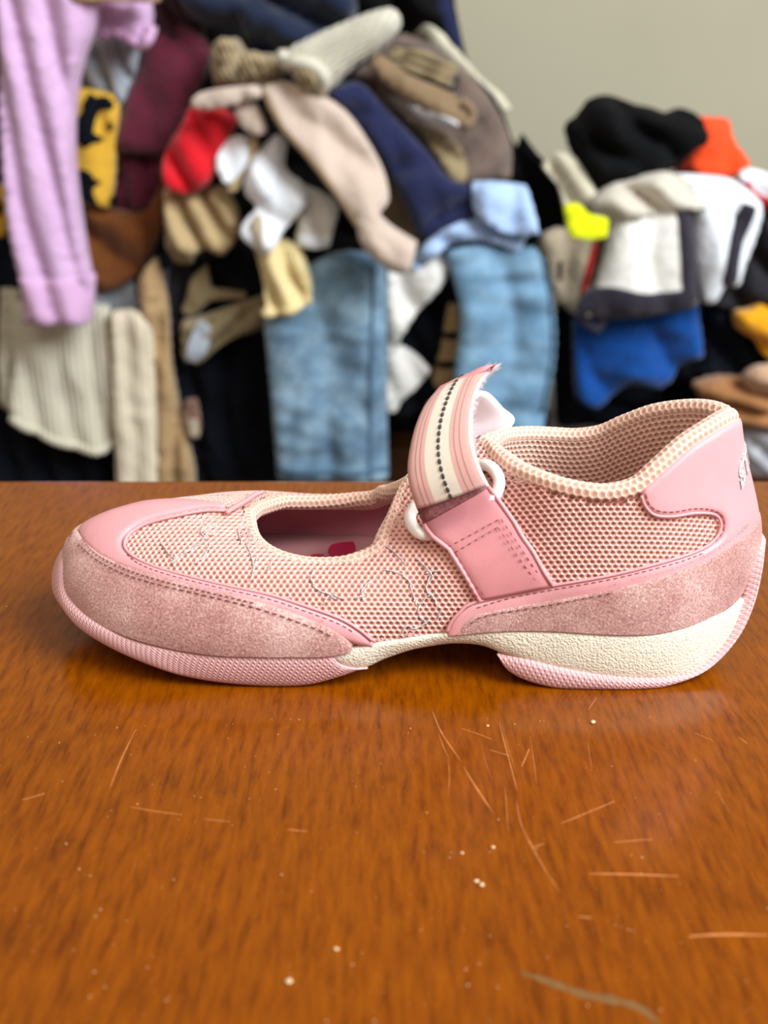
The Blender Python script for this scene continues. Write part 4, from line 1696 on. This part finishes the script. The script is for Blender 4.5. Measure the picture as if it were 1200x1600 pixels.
G('khaki_blouse', 'khaki blouse crumpled below the red top', 'blouse',
  [(258, 292), (300, 300), (345, 288), (372, 330), (370, 372), (352, 397), (322, 388), (306, 396), (280, 392), (264, 372)], 1.50, .05, M['khaki'], [(30, 13, .018)], tilt=0.25, group=HL)
G('tan_blouse', 'dull tan garment end hanging from the khaki blouse', 'blouse', [(262, 330), (290, 340), (312, 372), (300, 412), (276, 410), (262, 384)], 1.49, .03, M['khaki2'], [(60, 12, .01)], group=HL)
G('red_sweater', 'bright red top tucked under the oatmeal sweatshirt', 'top',
  [(294, 166), (342, 166), (372, 188), (348, 240), (332, 282), (302, 301), (268, 292), (258, 262), (264, 226), (284, 196)], 1.48, .05, M['red'], [(35, 10, .014)], tilt=0.25, group=HL)
G('white_sleeve', 'short white sleeve end just right of the red sweater', 'sleeve',
  [(338, 252), (350, 220), (366, 212), (390, 214), (390, 250), (374, 276), (358, 290), (346, 276)], 1.46, .03, M['white'], [(20, 8, .004)], group=HL, tilt=.4)
g = G('white_shirt', 'white shirt crumpled below the oatmeal sweatshirt', 'shirt',
      [(402, 234), (432, 208), (446, 224), (444, 264), (472, 286), (484, 312), (462, 340), (444, 360), (434, 382), (418, 392), (382, 368), (378, 352), (404, 322), (382, 300), (386, 264)],
      1.445, .04, M['white'], [(55, 7, .006)], group=HL, tilt=.4)
g.patch('painted_inner_shade', [(392, 350), (404, 330), (412, 336), (418, 384), (408, 382)], M['stone'], .005, smooth=False)  # beige patch: shade inside the shirt put in as colour
g.patch('front_flap', [(404, 240), (432, 214), (440, 250), (430, 300), (410, 318), (390, 298), (392, 264)], M['white'], .007)
G('khaki_strap', 'khaki strap of cloth running down between white sleeve and white shirt', 'strap',
  [(392, 206), (404, 210), (400, 240), (384, 266), (370, 300), (352, 300), (364, 280), (384, 250)], 1.45, .016, M['khaki'], group=HL)
g = G('white_blouse', 'white sleeve with a square cuff right of the white shirt', 'sleeve',
      [(468, 288), (500, 300), (528, 324), (522, 356), (515, 386), (488, 386), (462, 382), (468, 330)], 1.46, .03, M['whitewarm'], [(10, 12, .008)], tilt=0.3, group=HL)
g.patch('cuff', [(463, 362), (492, 366), (520, 368), (515, 386), (488, 387), (462, 382)], M['white'], .004)
g = G('butter_sleeve', 'butter yellow folded sleeve above the left leg of the jeans', 'sleeve',
      [(394, 384), (430, 374), (462, 384), (480, 412), (489, 452), (482, 472), (446, 487), (418, 487), (412, 440)], 1.44, .045, M['butter'], [(20, 12, .014)], tilt=0.2, group=HL)
g.ridge('cuff_edge', [(416, 484), (446, 482), (482, 466)], .007, M['butter'])

# ---- the middle: sweatshirt, knits, navy and taupe
G('slate_jacket', 'slate navy jacket at the very top of the heap', 'jacket',
  [(270, -40), (350, -50), (440, -45), (530, -40), (560, 10), (535, 60), (500, 80), (440, 84), (388, 84), (376, 30), (340, 40), (296, 28)], 1.55, .07, M['navytop'], [(70, 7, .02)], group=HL)
G('black_jumper', 'black jumper at the top right of the heap above the ribbed roll', 'jumper',
  [(520, -40), (600, -50), (690, -40), (720, 60), (716, 78), (690, 50), (664, 36), (642, 52), (612, 30), (560, 30)], 1.58, .06, M['black'], [(40, 8, .015)], group=HL)
G('navy_collar', 'dark navy garment corner at the heap top beside the wall', 'garment', [(676, -20), (700, -20), (720, 62), (722, 80), (706, 70), (686, 34)], 1.56, .025, M['navy'], group=HL)
g = G('taupe_scarf', 'taupe knit scarf folded in loops under the slate jacket', 'scarf',
      [(336, 80), (352, 62), (374, 58), (388, 82), (430, 84), (448, 100), (440, 126), (400, 134), (360, 136), (338, 124)], 1.50, .045, M['taupe_knit'], [(5, 14, .012)], flat=.8, group=HL)
for loop in ([(344, 126), (342, 92), (352, 72), (368, 80), (366, 104), (352, 120)], [(376, 128), (384, 100), (400, 92), (418, 106), (414, 128), (396, 134)]):
    g.ridge('fold', loop, .009, M['taupe_knit'])
rk = G('ribbed_cardigan', 'oat ribbed cardigan sleeve rolled up on top of the heap', 'cardigan',
       [(436, 86), (468, 66), (520, 42), (580, 18), (614, 12), (628, 30), (622, 50), (590, 80), (550, 108), (524, 134), (500, 146), (474, 136), (452, 112)], 1.44, .06, M['roll_knit'], [], flat=.8, group=HL, crumple=.001)
for w_ in np.linspace(.1, .9, 9):
    rk.ridge('rib', [tuple(np.array(a_) * (1 - w_) + np.array(c_) * w_) for a_, c_ in (((452, 82), (512, 138)), ((492, 60), (546, 106)), ((540, 38), (584, 80)), ((610, 18), (622, 46)))], .0022, M['roll_knit'], 6)
rk.ridge('rolled_edge', [(440, 86), (450, 98), (470, 98), (494, 106), (508, 124), (502, 142)], .009, M['roll_knit'])
rk.ridge('rolled_edge', [(458, 104), (476, 112), (490, 122), (486, 136), (474, 132)], .008, M['taupe_knit'])
g = G('oatmeal_sweatshirt', 'oatmeal sweatshirt sleeve sweeping diagonally over the front of the heap', 'sweatshirt',
      [(406, 134), (440, 126), (470, 134), (506, 150), (542, 176), (572, 216), (600, 268), (608, 312), (592, 332), (612, 350), (652, 374), (640, 418), (616, 420), (584, 398), (562, 372), (556, 346), (520, 300), (478, 246), (438, 204), (414, 166)],
      1.40, .035, M['oat'], [(50, 5, .008)], tilt=0.3, group=HL, crumple=.003)
g.ridge('seam', [(412, 148), (440, 200), (482, 244), (524, 298), (560, 350)], .004, M['taupe2'])
g = G('oatmeal_hem', 'oatmeal sweatshirt hem lying above the red top', 'sweatshirt',
      [(298, 164), (306, 148), (340, 138), (406, 132), (412, 152), (400, 156), (360, 166), (320, 172)], 1.42, .025, M['oat'], [(0, 9, .005)], group=HL)
G('oatmeal_cuff', 'small oatmeal cuff hanging between red top and sweatshirt', 'cuff', [(364, 164), (398, 156), (410, 180), (420, 206), (404, 212), (384, 204), (370, 186)], 1.43, .025, M['oat'], group=HL)
G('brown_lining', 'brown garment between oatmeal sweatshirt and navy trousers', 'garment', [(596, 270), (640, 300), (664, 364), (652, 382), (606, 350), (588, 332), (606, 312)], 1.52, .03, M['taupe2'], group=HL)
G('navy_pants', 'navy trousers falling beside the oatmeal sweatshirt', 'trousers',
  [(498, 152), (530, 132), (562, 128), (602, 168), (640, 208), (676, 246), (700, 276), (742, 290), (744, 334), (712, 356), (672, 372), (652, 368), (634, 326), (604, 268), (568, 208), (534, 176)], 1.46, .055, M['navy'], [(-62, 6, .009)], group=HL)
G('taupe_coat', 'dark taupe coat behind the navy trousers', 'coat',
  [(548, 120), (580, 88), (620, 50), (660, 60), (720, 104), (756, 140), (784, 186), (798, 236), (794, 276), (760, 284), (720, 290), (690, 268), (652, 212), (602, 168), (566, 132)], 1.56, .07, M['taupe'], [(-45, 7, .012)], tilt=0.3, group=HL)
g = G('taupe_sleeve', 'brown taupe sleeve with white inside curling across the taupe coat', 'sleeve',
      [(572, 96), (594, 84), (640, 116), (700, 142), (734, 166), (738, 188), (722, 200), (690, 186), (640, 160), (600, 128)], 1.45, .03, M['taupe2'], [(60, 9, .006)], group=HL)
g.patch('white_lining', [(634, 158), (664, 172), (700, 184), (720, 194), (712, 200), (690, 194), (650, 178)], M['white'], .006)
g.ridge('sleeve_edge', [(722, 158), (736, 170), (738, 186), (724, 199)], .006, M['taupe2'])
G('brown_sleeve', 'brown sleeve lining running down from the taupe coat to pale blue shirt', 'sleeve',
  [(650, 190), (684, 204), (712, 222), (728, 250), (728, 282), (712, 290), (698, 274), (684, 246), (664, 216)], 1.49, .03, M['khaki2'], [(60, 9, .01)], group=HL)
g = G('striped_hood', 'dark hood with beige openings at the top of the taupe coat', 'hood',
      [(596, 92), (620, 70), (656, 76), (704, 98), (718, 124), (708, 144), (672, 136), (630, 116)], 1.50, .03, M['darkgrey'], [(-30, 12, .008)], group=HL)
for q in ([(606, 86), (650, 96), (706, 120)], [(602, 96), (644, 108), (704, 132)], [(616, 80), (664, 86), (712, 112)]):
    g.ridge('fold', q, .005, M['khaki2'])
G('ecru_shirt', 'ecru shirt edge showing between black jumper and the wall', 'shirt',
  [(640, 60), (664, 36), (690, 48), (718, 82), (752, 122), (784, 148), (800, 172), (776, 182), (748, 132), (700, 106), (660, 88)], 1.66, .03, M['ecru'], [(50, 9, .006)], group=HL)
G('black_leggings', 'black leggings right of the taupe coat above the jeans', 'leggings',
  [(752, 130), (772, 150), (796, 205), (800, 250), (816, 208), (838, 238), (868, 270), (880, 310), (876, 352), (842, 360), (826, 292), (780, 282), (790, 240)], 1.63, .045, M['black'], [(30, 9, .01)], group=HL)
G('pale_blue_shirt', 'pale blue shirt folded over the right leg of the jeans', 'shirt',
  [(738, 284), (780, 284), (824, 290), (834, 330), (840, 362), (800, 366), (762, 352), (740, 330)], 1.43, .035, M['skyblue'], [(0, 8, .008)], tilt=0.3, group=HL)
G('pale_blue_sleeve', 'pale blue sleeve twisting left beneath the folded pale blue shirt', 'sleeve',
  [(644, 410), (662, 382), (700, 352), (744, 340), (790, 360), (826, 366), (806, 398), (790, 386), (744, 374), (700, 384), (668, 410), (648, 424)], 1.45, .028, M['skyblue'], [(70, 12, .01)], group=HL)
G('white_tank', 'grey white sleeve hanging between the two legs of the jeans', 'sleeve',
  [(606, 420), (648, 412), (692, 396), (702, 416), (690, 446), (650, 490), (618, 540), (606, 560), (600, 500)], 1.47, .035, M['whitewarm'], [(40, 8, .008)], group=HL)
G('white_rag', 'grey white cloth corner hanging beside the left leg of the jeans', 'cloth',
  [(600, 560), (624, 538), (648, 552), (674, 578), (650, 606), (630, 622), (618, 646), (604, 640)], 1.50, .025, M['whitewarm'], [(20, 10, .006)], group=HL)
G('navy_vest', 'blue black garment between the two legs of the jeans', 'garment',
  [(700, 424), (712, 480), (690, 540), (690, 600), (660, 640), (614, 652), (640, 616), (674, 580), (630, 536), (652, 490)], 1.53, .03, M['navyblack'], [(30, 9, .01)], group=HL)
g = G('striped_scarf', 'tan and black striped scarf beside the right leg of the jeans', 'scarf',
      [(700, 470), (718, 480), (716, 540), (706, 600), (690, 650), (664, 652), (676, 590), (690, 530)], 1.515, .02, M['tan'], group=HL)
for y0 in (520, 566, 612):
    g.patch('black_stripe', [(676, y0 - 2), (720, y0 - 2), (718, y0 + 10), (668, y0 + 8)], M['navyblack'], .003, smooth=False, step=.006)

# ---- jeans
g = G('blue_jeans', 'mottled blue jeans leg hanging left of the raised shoe strap', 'jeans',
      [(414, 488), (440, 470), (478, 420), (520, 396), (566, 394), (600, 408), (604, 500), (605, 640), (607, 748), (560, 750), (500, 750), (434, 748), (424, 620)], 1.45, .035, M['jeansL'], [(2, 5, .006)], group=HL, crumple=.004)
g.ridge('side_seam', [(584, 404), (582, 500), (580, 620), (578, 742)], .003, M['seam'])
g.ridge('hem', [(434, 730), (500, 734), (560, 734), (606, 732)], .004, M['seam'])
g = G('light_jeans', 'lighter blue jeans leg hanging right of the raised shoe strap', 'jeans',
      [(696, 394), (740, 382), (790, 390), (838, 384), (852, 420), (866, 490), (866, 560), (852, 640), (846, 690), (780, 690), (704, 690), (712, 570), (720, 490)], 1.45, .035, M['jeansR'], [(0, 5, .005)], group=HL, crumple=.004)
g.ridge('side_seam', [(846, 400), (860, 480), (860, 560), (846, 640)], .003, M['seam'])

# ---- the right hand heap
G('black_throw', 'black throw filling the inside of the smaller heap', 'blanket',
  [(866, 330), (930, 280), (1060, 270), (1180, 300), (1290, 330), (1290, 586), (1100, 586), (980, 586), (890, 586), (884, 480)], 2.1, .2, M['black'], [(60, 7, .02)], flat=.8, group=HR, step=.02)
G('black_hoodie', 'black hoodie bundled on top of the smaller heap against the wall', 'hoodie',
  [(884, 196), (904, 178), (922, 154), (950, 148), (986, 162), (1010, 166), (1040, 176), (1062, 168), (1086, 180), (1098, 204), (1090, 226), (1070, 236), (1062, 256), (1020, 270), (980, 288), (946, 302), (918, 290), (902, 256), (890, 230)],
  1.55, .08, M['black'], [(50, 9, .012)], flat=.8, crumple=.007, group=HR)
G('orange_jumper', 'bright orange top behind the black hoodie', 'top',
  [(1078, 180), (1140, 184), (1146, 220), (1166, 250), (1162, 276), (1110, 280), (1050, 270), (1070, 236)], 1.58, .05, M['orange'], [(10, 7, .006)], tilt=0.1, group=HR)
G('cream_bag', 'cream cloth edge standing left under the black hoodie', 'cloth',
  [(846, 258), (866, 238), (892, 240), (910, 262), (930, 296), (946, 316), (930, 330), (900, 322), (880, 326), (872, 290), (858, 276)], 1.52, .03, M['ecru'], [(30, 10, .01)], group=HR)
G('neon_shirt', 'neon yellow cloth folded under the cream edge', 'top', [(881, 320), (906, 318), (920, 334), (952, 340), (948, 372), (916, 374), (888, 370)], 1.40, .022, M['neon'], tilt=0.2, group=HR)
g = G('stone_vest', 'stone beige vest with dark tag hanging left of the white jacket', 'vest',
      [(844, 372), (870, 356), (912, 362), (940, 376), (932, 420), (918, 470), (908, 494), (888, 486), (860, 450), (848, 420)], 1.50, .035, M['stone'], [(5, 9, .008)], group=HR)
g.patch('dark_tag', [(870, 406), (878, 406), (877, 438), (869, 438)], M['black'], .006, smooth=False, step=.006)
g.ridge('red_trim', [(930, 380), (916, 420), (908, 460), (904, 490)], .005, M['redprint'])
g = G('white_jacket', 'white jacket with dark navy hem and edging in the smaller heap', 'jacket',
      [(952, 372), (966, 340), (1010, 330), (1062, 322), (1082, 326), (1086, 400), (1086, 470), (1060, 478), (1000, 488), (950, 490), (908, 492), (924, 462), (938, 420)], 1.45, .05, M['whitewarm'], [(15, 5, .006)], tilt=0.2, group=HR, R=.03, crumple=.002)
g.patch('hem_band', [(900, 496), (916, 458), (956, 446), (1010, 456), (1060, 450), (1092, 446), (1092, 480), (1060, 486), (1000, 496), (950, 498)], M['plum'], .005, step=.008)
g.patch('front_edging', [(1058, 318), (1088, 320), (1092, 400), (1092, 476), (1064, 466), (1060, 400)], M['plum'], .005, step=.008)
G('beige_hood', 'white and beige crumpled hood below the black hoodie', 'hood',
  [(920, 316), (952, 292), (1000, 276), (1040, 268), (1090, 290), (1104, 324), (1060, 328), (1010, 334), (960, 344), (930, 340)], 1.47, .045, cloth('pale_beige_fabric', (212, 202, 186), .06), [(60, 10, .018)], tilt=0.4, group=HR)
g = G('striped_tracksuit', 'white sports top with dark shoulder stripe right of the white jacket', 'sports top',
      [(1056, 272), (1100, 274), (1150, 282), (1192, 318), (1186, 352), (1166, 400), (1146, 446), (1126, 440), (1108, 470), (1092, 468), (1084, 400), (1080, 330)], 1.47, .05, M['white'], [(25, 8, .006)], tilt=0.25, group=HR, R=.035, crumple=.0025)
g.patch('dark_stripe', [(1160, 316), (1182, 322), (1164, 366), (1150, 404), (1142, 444), (1120, 442), (1128, 396), (1142, 352)], M['plum'], .005, step=.008)
g = G('printed_shirt', 'white top with red print at the right edge beneath the orange top', 'top',
      [(1150, 276), (1170, 262), (1230, 290), (1230, 350), (1196, 330), (1180, 306)], 1.52, .03, M['white'], [(30, 9, .006)], group=HR)
g.patch('red_print', [(1150, 286), (1166, 282), (1186, 304), (1210, 310), (1210, 336), (1188, 326), (1174, 306)], M['redprint'], .004, step=.008)
G('charcoal_trousers', 'charcoal trousers bunched right of the striped sports top', 'trousers',
  [(1186, 340), (1240, 350), (1240, 470), (1180, 480), (1130, 480), (1104, 474), (1140, 446), (1164, 400)], 1.53, .05, M['darkgrey'], [(50, 9, .015)], group=HR)
G('blue_shirt', 'bright blue shirt under the navy hem of the white jacket', 'shirt',
  [(896, 500), (930, 486), (1000, 480), (1070, 462), (1088, 468), (1096, 556), (1060, 568), (1050, 590), (1026, 606), (980, 598), (930, 636), (900, 620)], 1.51, .05, M['blue'], [(35, 6, .008)], group=HR)
G('plum_strap', 'dark plum strap hanging in a loop over the blue shirt', 'strap', [(892, 486), (916, 492), (930, 512), (946, 490), (956, 494), (934, 522), (912, 510)], 1.44, .012, M['plum'], group=HR)
G('navy_hoodie', 'dark navy hoodie below the charcoal trousers', 'hoodie',
  [(1090, 470), (1140, 474), (1190, 500), (1240, 520), (1240, 590), (1160, 600), (1090, 600), (1060, 580), (1096, 556)], 1.55, .04, M['navyblack'], [(40, 8, .012)], group=HR)
G('mustard_shirt', 'mustard yellow top at the right edge', 'top', [(1146, 486), (1176, 480), (1196, 462), (1250, 460), (1250, 570), (1196, 558), (1180, 532), (1150, 512)], 1.50, .035, M['mustard'], [(60, 8, .01)], group=HR)
G('dark_jeans', 'blue black jeans lying below the bright blue shirt', 'jeans',
  [(872, 470), (896, 500), (902, 620), (980, 596), (1060, 580), (1130, 592), (1100, 640), (1060, 668), (960, 664), (870, 664), (866, 560)], 1.64, .06, M['navyblack'], [(70, 9, .012)], group=HR)
g = G('caramel_sweater', 'caramel brown sweater folded at the lower right', 'sweater',
      [(1080, 600), (1120, 588), (1170, 590), (1250, 596), (1250, 660), (1190, 668), (1140, 662), (1108, 640)], 1.50, .05, M['caramel'], [(80, 16, .014)], flat=.8, group=HR)
G('peach_cloth', 'peach beige cloth lying on the caramel sweater', 'cloth', [(1160, 586), (1180, 572), (1250, 566), (1250, 622), (1200, 616), (1166, 606)], 1.46, .03, M['peach'], [(60, 10, .008)], flat=.8, group=HR)
G('plastic_bag', 'clear white plastic bag below the caramel sweater', 'bag', [(1150, 664), (1180, 660), (1250, 664), (1250, 742), (1180, 742), (1156, 720)], 1.50, .05, M['bag'], [(50, 14, .01)], crumple=.006)
box = thing('storage_box', 'pale grey plastic storage box low between jeans and the heel of the shoe', 'box', (0.5, 1.70, -0.36))
b = MB()
x0, x1 = at_y(858, 690, 1.64)[0], at_y(1012, 690, 1.64)[0]
rounded_slab(b, (x0 + .01, 1.66, -0.36), (x1 - .01, 1.9, at_y(900, 672, 1.64)[2]), .006)
b.obj('body', M['greyplastic'], box, smooth=False)
b = MB()
rounded_slab(b, (x0, 1.64, at_y(900, 672, 1.64)[2]), (x1, 1.91, at_y(900, 654, 1.64)[2]), .005)
b.obj('lid', M['greyplastic'], box, smooth=False)

# ------------------------------------------------------------------ crumbs and dust on the table
M['crumb'] = plain('pale_crumb', (226, 196, 150), .7, .3, var=.2, scale=2000)


def bit(V, F, c, r, seed):
    r_ = np.random.default_rng(seed)
    bm = bmesh.new()
    bmesh.ops.create_icosphere(bm, subdivisions=1, radius=1)
    base = len(V)
    for v in bm.verts:
        k = .7 + .5 * r_.random()
        V.append((c[0] + v.co.x * r * k * 1.2, c[1] + v.co.y * r * k, c[2] + r * .55 + v.co.z * r * k * .55))
    bm.verts.index_update()
    F += [tuple(base + v.index for v in f.verts) for f in bm.faces]
    bm.free()


for k, (u, v, r, lab) in enumerate([(451, 1536, .0011, 'largest pale crumb near the front of the table'), (525, 1484, .0008, 'small pale crumb behind the largest crumb at the table front'),
                                    (926, 1130, .0012, 'flat pale crumb on the table just in front of the shoe heel'), (762, 1135, .0007, 'tiny crumb by the long scratches in front of the shoe'),
                                    (770, 1325, .0007, 'tiny crumb on the table below the longest scratch'), (752, 1384, .0009, 'pale double crumb in the middle of the table'), (722, 1334, .0007, 'tiny pale crumb left of the crumb below the scratch')]):
    V, F = [], []
    c = at_z(u, v)
    bit(V, F, c, r * .75, k)
    if k == 5:
        bit(V, F, at_z(744, 1378), .0006, 50)
    o = mesh_obj('crumb', V, F, M['crumb'], origin=c)
    tag(o, lab, 'crumb', 'crumbs on the table')
V, F = [], []
for k in range(420):
    u, v = rng.random() * 1250 - 25, 760 + rng.random() ** .8 * 840
    c = at_z(u, v)
    if .29 < c[1] < .40 and -.14 < c[0] < .15:
        continue
    bit(V, F, c, .00007 + .00016 * rng.random() ** 4, k)
o = mesh_obj('table_dust', V, F, M['crumb'])
o['kind'] = 'stuff'
tag(o, 'pale specks of dust scattered over the table top', 'dust')
